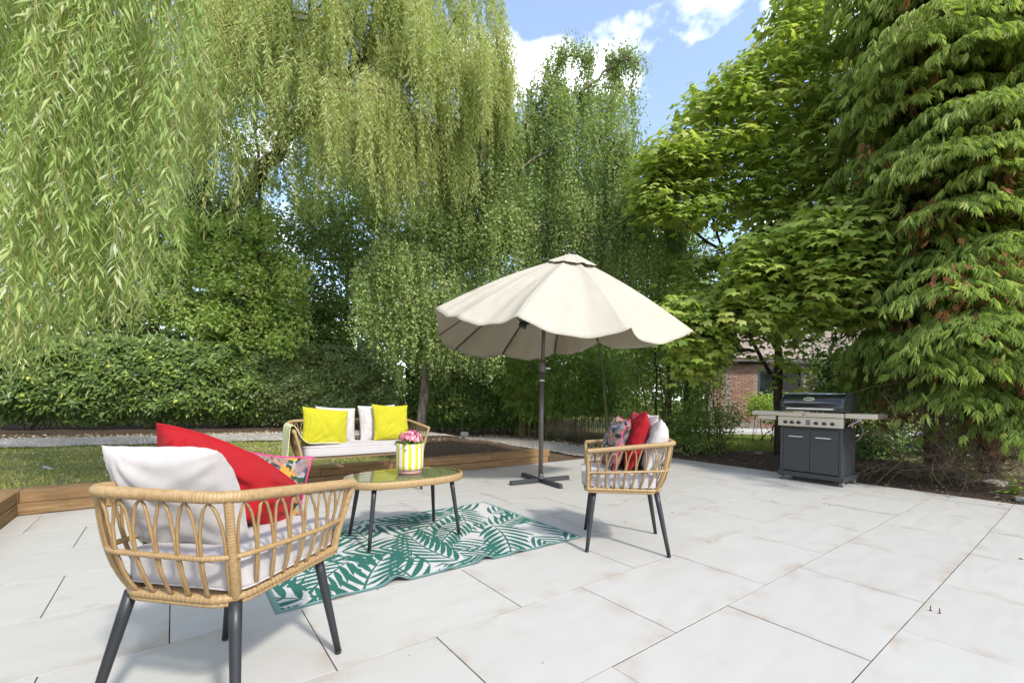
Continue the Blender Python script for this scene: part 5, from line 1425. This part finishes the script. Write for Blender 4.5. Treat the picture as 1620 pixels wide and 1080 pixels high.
# ------------------------------------------------------------------ striped pot with pink flowers
pc = at(648, 750, 3.42); pc[2] = TZ + .0062
pot = thing('plant_pot', 'round pot with yellow and white vertical stripes on the glass table', 'pot', pc)
M['pot_yellow'] = mat('yellow_glaze', (0.518, 0.420, 0.008), .3); M['pot_white'] = mat('white_glaze', (0.585, 0.578, 0.562), .3)
M['pot_pink'] = mat('pink_clay', (0.384, 0.216, 0.176), .8)
MB().add(*lathe([(.086, 0), (.088, .003), (.088, .030), (.083, .030)], 48)).build('base', M['pot_pink'], pot, smooth=False)
prf = [(.095, .028), (.1005, .034), (.102, .06), (.103, .215), (.1015, .222), (.096, .222), (.094, .19), (.02, .185)]
n = 104; V, F = lathe(prf, n, False); q = F[0]; col = ((np.arange(len(q)) % n) // 4) % 2
mb = MB(); mb.add(V, q[col == 0], mi=0); mb.F.append(q[col == 1]); mb.M.append(np.full((col == 1).sum(), 1))
mb.build('body', [M['pot_yellow'], M['pot_white']], pot, smooth=True)
MB().add(*lathe([(.093, .17), (.093, .196), (.02, .20)], 32)).build('soil', M['bark'], pot)
fl = thing('flower_plant', 'pink flowering plant with dark green leaves in the striped pot', 'flowers', pc + [0, 0, .19])
n = 46; az = R.uniform(0, 6.28, n); r = R.uniform(.02, .105, n)
P = np.stack([np.cos(az) * r * .6, np.sin(az) * r * .6, R.uniform(.0, .045, n)], -1) + pc + [0, 0, .19]
crown(fl, 'laurel', P, np.stack([np.cos(az), np.sin(az), R.uniform(-.1, .9, n)], -1), np.array([0, 0, 1.]) + rdir(n) * .4, R.uniform(.05, .085, n), .04, OVAL, R.uniform(.5, .95, n), name='foliage')
M['petal'] = mat('pink_petal', rough=.6, spec=.3); t = NT(M['petal'])
t.color(t.ramp(t.node('Attribute', attribute_name='tint').outputs['Fac'], [(0, (0.34, 0.05, 0.09)), (.5, (0.55, 0.15, 0.20)), (1, (0.72, 0.38, 0.42))]))
mb = MB(); Q = []
for k in range(150):
    a, e = R.uniform(0, 6.28), math.acos(R.uniform(.05, 1)); dv = np.array([math.sin(e) * math.cos(a), math.sin(e) * math.sin(a), math.cos(e)])
    c = dv * [.085, .085, .075] * R.uniform(.82, 1.06) + [0, 0, .055]; c += R.normal(0, .004, 3)
    if k % 4 == 0: Q.append(np.linspace([0, 0, -.01], c, 4) + pc + [0, 0, .19])
    s1 = nrm(np.cross(dv, [.3, .2, 1])); s2 = np.cross(dv, s1); tn = R.uniform(0, 1)
    for w in range(5):
        th = w * 2 * PI / 5 + a; o1 = s1 * math.cos(th) + s2 * math.sin(th); o2 = np.cross(dv, o1); rr = R.uniform(.011, .0145)
        mb.add([c, c + o1 * rr * .7 + o2 * rr * .45 + dv * .003, c + o1 * rr * 1.1, c + o1 * rr * .7 - o2 * rr * .45 + dv * .003], [(0, 1, 2), (0, 2, 3)], np.clip(tn + R.normal(0, .15), 0, 1))
stuff(mb.build('blossoms', M['petal'], fl, tint=True))
stems(fl, np.array(Q), .003, 'bamboo', 'stems')

# ------------------------------------------------------------------ palm-leaf rug (pattern drawn here, cell by cell, like its coarse weave)
RW, RH, CW, CHH = 2.10, 1.36, 560, 363
img = np.zeros((CHH, CW), bool); gx_, gy_ = np.meshgrid((np.arange(CW) + .5) / CW * RW, (np.arange(CHH) + .5) / CHH * RH)
rr_ = np.random.default_rng(42)
def blade(x, y, ang, ln, wd, bend):
    global img
    c, s = math.cos(ang), math.sin(ang); X = gx_ - x; Y = gy_ - y
    u = (X * c + Y * s) / ln; v_ = (-X * s + Y * c) - bend * ln * u * u
    img |= (u > 0) & (u < 1) & (np.abs(v_) < wd * np.sin(PI * np.clip(u, 0, 1) ** .75) ** .8)
def clear(x, y, ang, ln, wd, bend):
    global img
    c, s = math.cos(ang), math.sin(ang); X = gx_ - x; Y = gy_ - y
    u = (X * c + Y * s) / ln; v_ = (-X * s + Y * c) - bend * ln * u * u
    img &= ~((u > -.02) & (u < 1.04) & (np.abs(v_) < wd * np.sin(PI * np.clip(u, 0, 1) ** .6) ** .7))
spots = []
for gx0 in range(7):
    for gy0 in range(5):
        spots.append((gx0 / 6.0 * RW + rr_.normal(0, .06), gy0 / 4.0 * RH + rr_.normal(0, .05), rr_.uniform(0, 6.28), rr_.uniform(.6, .98), rr_.choice([-1, 1]) * rr_.uniform(.15, .35)))
rr_.shuffle(spots)
for (x, y, a, l, bd) in spots:
    x, y = x - .35 * l * math.cos(a), y - .35 * l * math.sin(a)
    clear(x, y, a, l, .125, bd)
    n = 9
    for i in range(n):
        f = .04 + .92 * i / n; c, s = math.cos(a), math.sin(a); lx, ly = f * l, bd * l * f * f
        X, Y = x + lx * c - ly * s, y + lx * s + ly * c; ta = a + math.atan(2 * bd * f)
        for sg in (1, -1):
            sp_ = sg * (.92 - .32 * f); ln = l * (.44 - .22 * abs(f - .35)) * rr_.uniform(.8, 1.15)
            blade(X, Y, ta + sp_, ln, .0168 * rr_.uniform(.85, 1.15) * (l / .68), -sg * .20)
    blade(x, y, a, l * 1.08, .008, bd)
bw = 8
rgb = np.where(img[..., None], np.array([.155, .37, .325]), np.array([.72, .712, .695]))
rgb = rgb * (1 + rr_.normal(0, .03, (CHH, CW, 1)))
edge_ = np.zeros((CHH, CW), bool); edge_[:bw] = edge_[-bw:] = True; edge_[:, :bw] = edge_[:, -bw:] = True
rgb[edge_] = np.array([.44, .55, .53])
im = bpy.data.images.new('rug_pattern', CW, CHH); px_ = np.ones((CHH, CW, 4), np.float32); px_[..., :3] = np.clip(rgb, 0, 1)
im.pixels.foreach_set(px_.ravel()); im.pack()
M['rug'] = mat('woven_rug', rough=.75, spec=.3); t = NT(M['rug'])
ti_ = t.node('TexImage', interpolation='Closest'); ti_.image = im; t.color(ti_.outputs[0])
wv = t.node('TexWave', i_Scale=70.0); t.link(t.coord('UV', (RW, RH, 1)), wv.inputs['Vector']); t.bump(wv.outputs['Fac'], .5, .004)
nx_, ny_ = 130, 86; a_ = np.linspace(0, RW, nx_); b_ = np.linspace(0, RH, ny_); AA, BB = np.meshgrid(a_, b_, indexing='ij')
near = np.exp(-((RH - BB) / .10) ** 2)
lift = np.zeros_like(AA)
for c0, w0, h0 in ((.62, .055, .020), (.95, .04, .008), (1.22, .05, .016), (1.48, .045, .011), (1.75, .05, .006), (.30, .06, .006)): lift += 1.7 * h0 * np.exp(-((AA - c0) / w0) ** 2)
Zr = .0045 + lift * near + .0022 * (1 + wob(AA * 5, BB * 4, 3)) * smooth01(np.minimum(np.minimum(AA, RW - AA), np.minimum(BB, RH - BB)) / .12)
DY = .012 * lift / .02 * near * np.sin(AA * 9) + .006 * wob(AA * 2, 0, 8) * smooth01(BB / RH)
rv = np.stack([AA, BB + DY, Zr], -1).reshape(-1, 3); i = np.arange(nx_ - 1)[:, None] * ny_ + np.arange(ny_ - 1)[None]
rf = np.stack([i, i + ny_, i + ny_ + 1, i + 1], -1).reshape(-1, 4); uvr = np.stack([AA / RW, BB / RH], -1).reshape(-1, 2)
k = len(rv); ring = np.concatenate([np.arange(ny_), np.arange(1, nx_) * ny_ + ny_ - 1, (nx_ - 1) * ny_ + np.arange(ny_ - 2, -1, -1), np.arange(nx_ - 2, 0, -1) * ny_]); r2 = np.roll(ring, -1)
und = rv - [0, 0, .0028]
rug = tag(MB().add(np.concatenate([rv, und]), [rf, rf[:, ::-1] + k, np.stack([ring, ring + k, r2 + k, r2], -1)], uv=np.concatenate([uvr, uvr])).build('rug', M['rug'], smooth=True, uv=True),
          'white outdoor rug with green palm leaf pattern under the coffee table', 'rug')
rug_c = ab(.405, -2.385 - RH)
rug.matrix_world = Matrix(((DA[0], DB[0], 0, rug_c[0]), (DA[1], DB[1], 0, rug_c[1]), (0, 0, 1, 0), (0, 0, 0, 1)))
# (its wide side runs along the slabs; the second axis points to the viewer)

# ------------------------------------------------------------------ parasol
uc = np.array([.374, 5.60, 0])
par = thing('parasol', 'cream cloth parasol tilted on a grey pole beside the sleeper edging', 'parasol', uc)
M['pole'] = mat('grey_brown_metal', (0.115, 0.10, 0.092), .4, metal=.3); M['dark_metal'] = mat('dark_grey_metal', (0.04, 0.042, 0.045), .45, metal=.2)
m = mat('cream_canvas', rough=.9, spec=.2); t = NT(m); v = t.coord('Object')
cc = t.ramp(t.noise(v, 3.0, 5, .6), [(0.3, (0.455, 0.425, 0.355)), (0.7, (0.505, 0.472, 0.40))]); t.color(cc); t.bump(t.math('ADD', t.noise(v, 3.5, 4, .6), t.math('MULTIPLY', t.noise(v, 700, 2), .05)), .22, .05)
trn = t.node('BsdfTranslucent'); t.link(t.mix(1.0, cc, (1.15, .98, .70), 'MULTIPLY'), trn.inputs[0]); mx = t.node('MixShader'); mx.inputs[0].default_value = .26
t.link(t.b.outputs[0], mx.inputs[1]); t.link(trn.outputs[0], mx.inputs[2]); t.link(mx.outputs[0], t.out.inputs[0]); M['canvas'] = m
hub = at(905, 404, 5.50) - uc; joint = np.array([.055, -.03, 2.36]); run_ = at(827, 515, 5.62) - uc
tipsP = [at(688, 487, 5.05), at(720, 500, 4.78), at(817, 500, 4.38), at(999, 518, 4.42), at(1097, 523, 5.25), at(946, 541, 6.15), at(877, 558, 6.75), at(794, 560, 6.75), at(719, 552, 6.45), at(692, 530, 5.85)]
tipsP = [q - uc for q in tipsP]
MB().add(*tube([(0, 0, .03), (0, 0, 1.43)], .0285, 20)).build('lower_pole', M['pole'], par, smooth=True)
MB().add(*tube([(0, 0, 1.43), (0.01, -.005, 1.9), joint], .0235, 20)).build('upper_pole', M['pole'], par, smooth=True)
MB().add(*tube([run_ + [0, 0, -.03], joint, hub + [0, 0, .02]], .019, 16)).build('tilting_mast', M['pole'], par, smooth=True)
MB().add(*lathe([(.028, 1.375), (.038, 1.38), (.042, 1.40), (.042, 1.49), (.036, 1.505), (.026, 1.51)], 24)).build('crank_housing', M['pole'], par, smooth=True)
MB().add(*lathe([(.0295, 1.262), (.0312, 1.266), (.0312, 1.276), (.0295, 1.28)], 24)).build('collar', mat('pale_metal_ring', (.55, .55, .55), .4), par, smooth=True)
cr_ = MB().add(*tube([(.03, -.005, 1.425), (.062, -.012, 1.425)], .008, 10)); cr_.add(*box(.078, -.016, 1.423, .05, .016, .018, .004)); cr_.build('crank_handle', mat('white_plastic', (.7, .7, .68), .4), par)
for ang in (math.atan2(-.22, -.37), math.atan2(-.39, .22)):
    V, F = box(0, 0, .026, .88, .045, .05, .004)
    mb = MB().add(V, F); mb.add(*box(0, 0, .004, .885, .062, .006))
    o = mb.build('cross_beam', M['dark_metal'], par); o.rotation_euler = (0, 0, ang)
    o.location.z = .002 if ang > -2 else .0
MB().add(*lathe([(.06, .05), (.06, .06), (.034, .066), (.034, .11), (.029, .112)], 24)).build('socket', M['dark_metal'], par, smooth=True)
# canopy: ten loose panels that sag between their ribs
axis = nrm(hub - run_); nT = len(tipsP); ns, nt_ = 26, 20
V = []; 
hubc = hub + np.array([0, 0, -.005])
rib0 = [hubc + nrm(tp - hubc) * .14 for tp in tipsP]
def rib_pt(i, s): 
    tp = tipsP[i]; p = hubc + (tp - hubc) * s; return p + np.array([0, 0, 1]) * .055 * math.sin(PI * min(s, 1)) 
HEMS = [.5, .62, .80, .80, .8, .7, .8, .7, .6, .5]; SK = [1.25, .8, 1.1, .7, 1.1, .9, 1.0, 1.1, 1.0, 1.1]
def canopy(s0, s1, lift, sag_d, hem):
    mb = MB()
    for i in range(nT):
        j = (i + 1) % nT; P = []
        pn = nrm(np.cross(tipsP[i] - hubc, tipsP[j] - hubc)); pn = pn if pn[2] > 0 else -pn
        wdt = np.linalg.norm(tipsP[i] - tipsP[j])
        for s in np.linspace(s0, s1, ns):
            a, b2 = rib_pt(i, s), rib_pt(j, s)
            for tt in np.linspace(0, 1, nt_):
                q = a * (1 - tt) + b2 * tt; arch_ = 4 * tt * (1 - tt)
                q = q - pn * sag_d * wdt * arch_ * s * (1 - .25 * s) + np.array([0, 0, -1]) * hem * HEMS[i] * wdt * (4 * tt ** SK[i] * (1 - tt ** SK[i])) ** .9 * smooth01((s - .55) / .45)
                q = q - axis * .0 + pn * (.009 * s * math.sin(tt * 17 + i * 2.1 + 2 * s) * math.exp(-((tt - .5) / .42) ** 4) * smooth01(s * 1.6) + .008 * wob(tt * 4 + i, s * 3, i)) * (arch_ > 0.01)
                P.append(q + axis * lift)
        P = np.array(P); k = np.arange(ns - 1)[:, None] * nt_ + np.arange(nt_ - 1)[None]
        f = np.stack([k, k + nt_, k + nt_ + 1, k + 1], -1).reshape(-1, 4)
        if np.cross(P[f[60, 1]] - P[f[60, 0]], P[f[60, 2]] - P[f[60, 0]])[2] < 0: f = f[:, ::-1]
        mb.add(P, [f])
    return mb
o = canopy(.13, 1.0, 0, .10, .085).build('canopy', M['canvas'], par, smooth=True)
so = o.modifiers.new('cloth', 'SOLIDIFY'); so.thickness = .0022
o = canopy(.012, .20, .034, .03, -.05).build('vent_cap', M['canvas'], par, smooth=True)
so = o.modifiers.new('cloth', 'SOLIDIFY'); so.thickness = .0022
fin = MB().add(*lathe([(.034, 0), (.04, .012), (.030, .026), (.012, .032)], 20)).build('finial', M['dark_metal'], par, smooth=True)
fin.matrix_local = Matrix.Translation(hub + axis * .018) @ Vector(axis).to_track_quat('Z', 'Y').to_matrix().to_4x4()
rn = MB().add(*lathe([(.045, -.03), (.052, -.015), (.052, .02), (.035, .035)], 20)).build('runner', M['dark_metal'], par, smooth=True)
rn.matrix_local = Matrix.Translation(run_) @ Vector(axis).to_track_quat('Z', 'Y').to_matrix().to_4x4()
for i in range(nT):
    P = np.array([rib_pt(i, s) - [0, 0, .018] for s in np.linspace(.03, .985, 12)])
    rb_ = MB().add(*tube(P, .0075, 8)).build('rib', M['dark_metal'], par, smooth=True)
    MB().add(*tube([run_, rib_pt(i, .5) - [0, 0, .024]], .0065, 8)).build('strut', M['dark_metal'], rb_, smooth=True)

# ------------------------------------------------------------------ gas barbecue
bc = np.array([3.9, 5.85, 0]) + np.array([DA[0], DA[1], 0]) * .27
bbq = thing('gas_barbecue', 'black gas barbecue with six knobs and steel side shelves at the terrace corner', 'barbecue', bc, math.atan2(DB[1], DB[0]))
# local frame: x along the front to the right, -y towards the viewer
M['enamel'] = mat('black_enamel', (0.012, 0.013, 0.015), .12, coat=.5); M['door'] = mat('grey_black_steel', (0.042, 0.043, 0.046), .42, metal=.2)
M['steel'] = mat('brushed_steel', (0.56, 0.50, 0.43), .34, metal=.85); t = NT(M['steel']); t.link(t.ramp(t.noise(t.coord('Object', (1, 40, 40)), 6, 3), [(0.3, (.28, .28, .28)), (.7, (.42, .42, .42))]), t.b.inputs['Roughness'])
M['chrome'] = mat('bright_steel', (0.72, 0.70, 0.66), .2, metal=.9); M['knob'] = mat('black_knob', (0.015, 0.015, 0.015), .35)
M['grey_plastic'] = mat('grey_castor', (0.14, 0.14, 0.14), .6)
bp = lambda n_, m_, *bx, parent=bbq, bev=.004: (lambda mb: [mb.add(*box(*q, bev)) for q in bx] and mb.build(n_, M[m_], parent))(MB())
BW, BD = .70, .50
bp('base_tray', 'door', (0, 0, .095, BW + .07, BD + .05, .06))
bp('cabinet', 'door', (-BW / 2 + .008, 0, .42, .016, BD, .585), (BW / 2 - .008, 0, .42, .016, BD, .585), (0, BD / 2 - .006, .42, BW - .034, .012, .585), (0, 0, .715, BW - .004, BD - .004, .02))
bp('corner_trim', 'door', (-BW / 2 + .010, -BD / 2 - .006, .42, .036, .022, .60)); bp('corner_trim', 'door', (BW / 2 - .010, -BD / 2 - .006, .42, .036, .022, .60))
for s in (-1, 1):
    dr = bp('door', 'door', (s * .1605, -BD / 2 - .004, .413, .318, .026, .555))
    h_ = MB().add(*tube([(s * .159 - .085, -BD / 2 - .018, .595), (s * .159 - .083, -BD / 2 - .042, .597), (s * .159 + .083, -BD / 2 - .042, .597), (s * .159 + .085, -BD / 2 - .018, .595)], .0075, 10)); h_.build('handle', M['chrome'], dr, smooth=False)
bp('upper_rail', 'knob', (0, -BD / 2 + .01, .705, BW - .03, .05, .05))
pn = bp('control_panel', 'steel', (0, -BD / 2 - .022, .795, BW + .045, .07, .125)); bp('panel_lip', 'steel', (0, -BD / 2 - .026, .890, BW + .045, .085, .058))
bp('blank_plate', 'grey_plastic', (-.01, -BD / 2 - .059, .79, .05, .006, .07), bev=.001)
for x in (-.275, -.195, -.115, .085, .175, .265):
    kb = MB().add(*tube([(x, -BD / 2 - .057, .785), (x, -BD / 2 - .064, .785)], .031, 24)).build('knob', M['chrome'], bbq, smooth=False)
    k2 = MB().add(*tube([(x, -BD / 2 - .062, .785), (x, -BD / 2 - .088, .785), (x, -BD / 2 - .092, .785)], [.024, .021, .017], 20)); k2.add(*box(x, -BD / 2 - .094, .785, .008, .014, .036, .002)); k2.build('grip', M['knob'], kb)
# unreadable maker's marks on the panel
for r_, (z, ws) in enumerate(((.900, (.008, .005, .010, .006)), (.885, (.006, .009, .005, .007, .004)))):
    x = -.075
    for w in ws:
        bp('mark', 'knob', (x + w / 2, -BD / 2 - .0688, z, w, .002, .008), bev=0); x += w + .0035
# rounded lid
prf = [(-.255, .935), (-.262, .99), (-.245, 1.06), (-.19, 1.125), (-.10, 1.165), (.02, 1.18), (.13, 1.165), (.20, 1.10), (.225, 1.0), (.225, .935)]
prf = spline(np.array([(p[0], p[1]) for p in prf]), 40); xs = np.array([-BW / 2 - .005, -BW / 2 + .0, -BW / 2 + .022, BW / 2 - .022, BW / 2, BW / 2 + .005]); sc = [.975, .993, 1, 1, .993, .975]
V = np.concatenate([np.c_[np.full(40, x), prf[:, 0] * s, .935 + (prf[:, 1] - .935) * s] for x, s in zip(xs, sc)])
k = np.arange(5)[:, None] * 40; j = np.arange(39)[None]; F = np.stack([k + j, k + j + 1, k + 41 + j, k + 40 + j], -1).reshape(-1, 4)
lid = MB().add(V, [F[:, ::-1], np.arange(40)[None], (np.arange(40) + 200)[::-1][None]]).build('lid', M['enamel'], bbq, smooth=True)
lid.data.polygons.foreach_set('use_smooth', [len(p.vertices) == 4 for p in lid.data.polygons])
for s in (-1, 1):
    ep = np.concatenate([np.c_[np.full(40, s * (BW / 2 + x)), prf[:, 0] * .985, .935 + (prf[:, 1] - .935) * .985] for x in (.004, .016)])
    ring_ = [np.stack([np.arange(39), np.arange(1, 40), np.arange(41, 80), np.arange(40, 79)], -1), np.arange(40)[None], np.arange(40, 80)[::-1][None]]
    MB().add(ep, ring_).build('end_cap', M['door'], lid)
h_ = MB().add(*tube([(-.27, -.262, .965), (-.268, -.305, .968), (.268, -.305, .968), (.27, -.262, .965)], .0125, 12)).build('handle', M['chrome'], lid)
# oval emblem, its dark inset and the jagged letter shapes
a = np.linspace(0, 2 * PI, 40, endpoint=False); nv = nrm(np.array([0, -.76, .65])); ev = np.array([1., 0, 0]); fv = np.cross(nv, ev); fv = fv if fv[2] > 0 else -fv
ec = np.array([-.03, -.224, 1.092]) + nv * .002
def disc(rx, ry, h0, h1):
    P0 = ec + np.outer(np.cos(a) * rx, ev) + np.outer(np.sin(a) * ry, fv); return np.concatenate([P0 + nv * h0, P0 + nv * h1]), [np.arange(40)[::-1][None], (np.arange(40) + 40)[None], np.stack([np.arange(40), np.roll(np.arange(40), -1), np.roll(np.arange(40), -1) + 40, np.arange(40) + 40], -1)]
em = MB().add(*disc(.066, .034, -.012, .004)).build('emblem', M['chrome'], lid)
MB().add(*disc(.052, .024, .003, .0055)).build('inset', M['chrome'], em)
mb = MB()
for k, (x, w) in enumerate(((-.034, .018), (-.012, .020), (.012, .020), (.033, .016))):
    for tl in (-.35, .35):
        q = ec + nv * .0065 + ev * (x + tl * w * .6); mb.add(*tube([q - fv * .011 - ev * tl * .008, q + fv * .011 + ev * tl * .008], .0032, 5))
mb.build('lettering', M['knob'], em)
# folding side shelves
for s, l in ((-1, .37), (1, .32)):
    x0 = s * (BW / 2 + .024 + l / 2)
    sh = bp('side_shelf', 'steel', (x0, -BD / 2 + .008, .892, l, .02, .060), (x0, BD / 2 - .07, .892, l, .02, .060), (x0 + s * (l / 2 - .01), -.025, .892, .02, BD - .08, .059), (x0, -.03, .917, l - .004, BD - .084, .008))
    MB().add(*tube([(s * (BW / 2 + .02), -.12, .76), (x0, -.12, .872)], .009, 8)).build('bracket', M['chrome'], sh)
bp('side_burner', 'steel', (-BW / 2 - .20, -BD / 2 + .06, .83, .24, .09, .058)); bp('burner_tray', 'chrome', (-BW / 2 - .20, -BD / 2 + .06, .783, .18, .08, .012))
hs_ = spline(np.array([(BW / 2 + .02, -.02, .80), (BW / 2 + .09, .02, .80), (BW / 2 + .13, .05, .70), (BW / 2 + .09, .06, .60), (BW / 2 + .03, .08, .55)]), 24)
MB().add(*tube(hs_, .007, 8)).build('gas_hose', M['grey_plastic'], bbq, smooth=True)
a = np.linspace(0, 2 * PI, 24, endpoint=False); MB().add(*tube(np.stack([BW / 2 + .16 + .016 * np.cos(a), a * 0 - .2, .845 + .016 * np.sin(a)], -1), .003, 6, False, True)).build('hook', M['chrome'], bbq, smooth=True)
for sx in (-1, 1):
    for sy in (-1, 1):
        x, y = sx * (BW / 2 - .005), sy * (BD / 2 - .03)
        wh = MB().add(*tube([(x - .021, y, .036), (x - .017, y, .036), (x + .017, y, .036), (x + .021, y, .036)], [.028, .036, .036, .028], 22)).build('castor', M['grey_plastic'], bbq, smooth=False)
        MB().add(*box(x, y + .012, .066, .03, .03, .02, .003)).build('fork', M['door'], wh)

# ------------------------------------------------------------------ small things
for lab, px, py in (('thin red tile spacer standing in a slab joint at the right, left of its twin', 1472, 966), ('thin red tile spacer standing in a slab joint at the right, right of its twin', 1486.5, 970)):
    u = (at(px, py, 1.0) - [0, 0, CAMH]); dd = -CAMH / u[2]; p = u * dd + [0, 0, CAMH]
    sp_ = tag(MB().add(*box(0, 0, .013, .0028, .004, .026)).add(*box(0, 0, .002, .012, .004, .004)).build('tile_spacer', mat('red_plastic', (.14, .02, .03), .5)), lab, 'tile spacer', None, None)
    sp_.location = (p[0], p[1], .001)
q = at(75, 753, 5.0); V, F = box(0, 0, 0, .16, .03, .012, .003)
o = tag(MB().add(V, F).build('offcut', mat('grey_offcut', (.30, .31, .32), .6)), 'small grey offcut lying on the lawn behind the sleeper edging', 'offcut'); o.location = (q[0], q[1], float(on_ground(q[0], q[1])) + .02); o.rotation_euler = (.05, .12, -.35)
p = at(735, 674, 11.9); p[2] = float(on_ground(p[0], p[1]))
o = tag(MB().add(*box(0, 0, .06, .2, .12, .12, .01)).build('small_box', mat('pale_box', (.42, .42, .41), .6)), 'small pale box on the soil in front of the dark evergreen shrubs', 'box'); o.location = p; o.rotation_euler = (0, 0, .2)
# a few dry leaves and crumbs blown onto the slabs
mb = MB(); n = 70
ax_, bx_ = R.uniform(.8, 7.1, n), R.uniform(-5.2, -.3, n); k = R.uniform(0, 1, n) < .72; ax_[k] = 7.15 - R.exponential(.9, k.sum()); ax_ = np.clip(ax_, .6, 7.15)
P = np.stack([ax_ * DA[0] + bx_ * DB[0], ax_ * DA[1] + bx_ * DB[1], np.full(n, .006)], -1)
D = nrm(R.normal(size=(n, 3)) * [1, 1, .15]); add_leaves(mb, P, D, np.array([0, 0, 1.]) + R.normal(0, .25, (n, 3)), R.uniform(.012, .035, n), .016, KITE, R.uniform(0, 1, n))
stuff(mb.build('leaf_litter', M['cypress_dead'], tint=True))
mb = MB(); n = 900
gx, gy = R.uniform(-7, -1, n), R.uniform(3.9, 8, n); sel = (ground_z(gx * DA[0] + gy * DA[1], gx * DB[0] + gy * DB[1]) > .1) & (gx * DB[0] + gy * DB[1] < -5.7); gx, gy = gx[sel], gy[sel]; n = len(gx)
D = nrm(R.normal(size=(n, 3)) * [1, 1, .2]); add_leaves(mb, np.stack([gx, gy, on_ground(gx, gy) + .03], -1), D, np.array([0, 0, 1.]) + R.normal(0, .4, (n, 3)), R.uniform(.02, .055, n), .022, KITE, R.uniform(0, 1, n))
m = mat('pale_dry_leaf', rough=.8); t = NT(m); t.color(t.ramp(t.node('Attribute', attribute_name='tint').outputs['Fac'], [(0, (.16, .10, .04)), (1, (.50, .42, .25))]))
stuff(mb.build('fallen_leaves', m, tint=True))

n = 5200; lx = R.uniform(-12, 3.5, n); ly = np.interp(lx, PATH_X, PATH_F) + np.abs(R.normal(0, .38, n)) - .08
lz = on_ground(lx, ly) + .015; mb = MB()
D = nrm(R.normal(size=(n, 3)) * [1, 1, .25]); add_leaves(mb, np.stack([lx, ly, lz], -1), D, np.array([0, 0, 1.]) + R.normal(0, .45, (n, 3)), R.uniform(.03, .085, n), .035, KITE, R.uniform(0, 1, n))
stuff(mb.build('hedge_litter', m, tint=True))
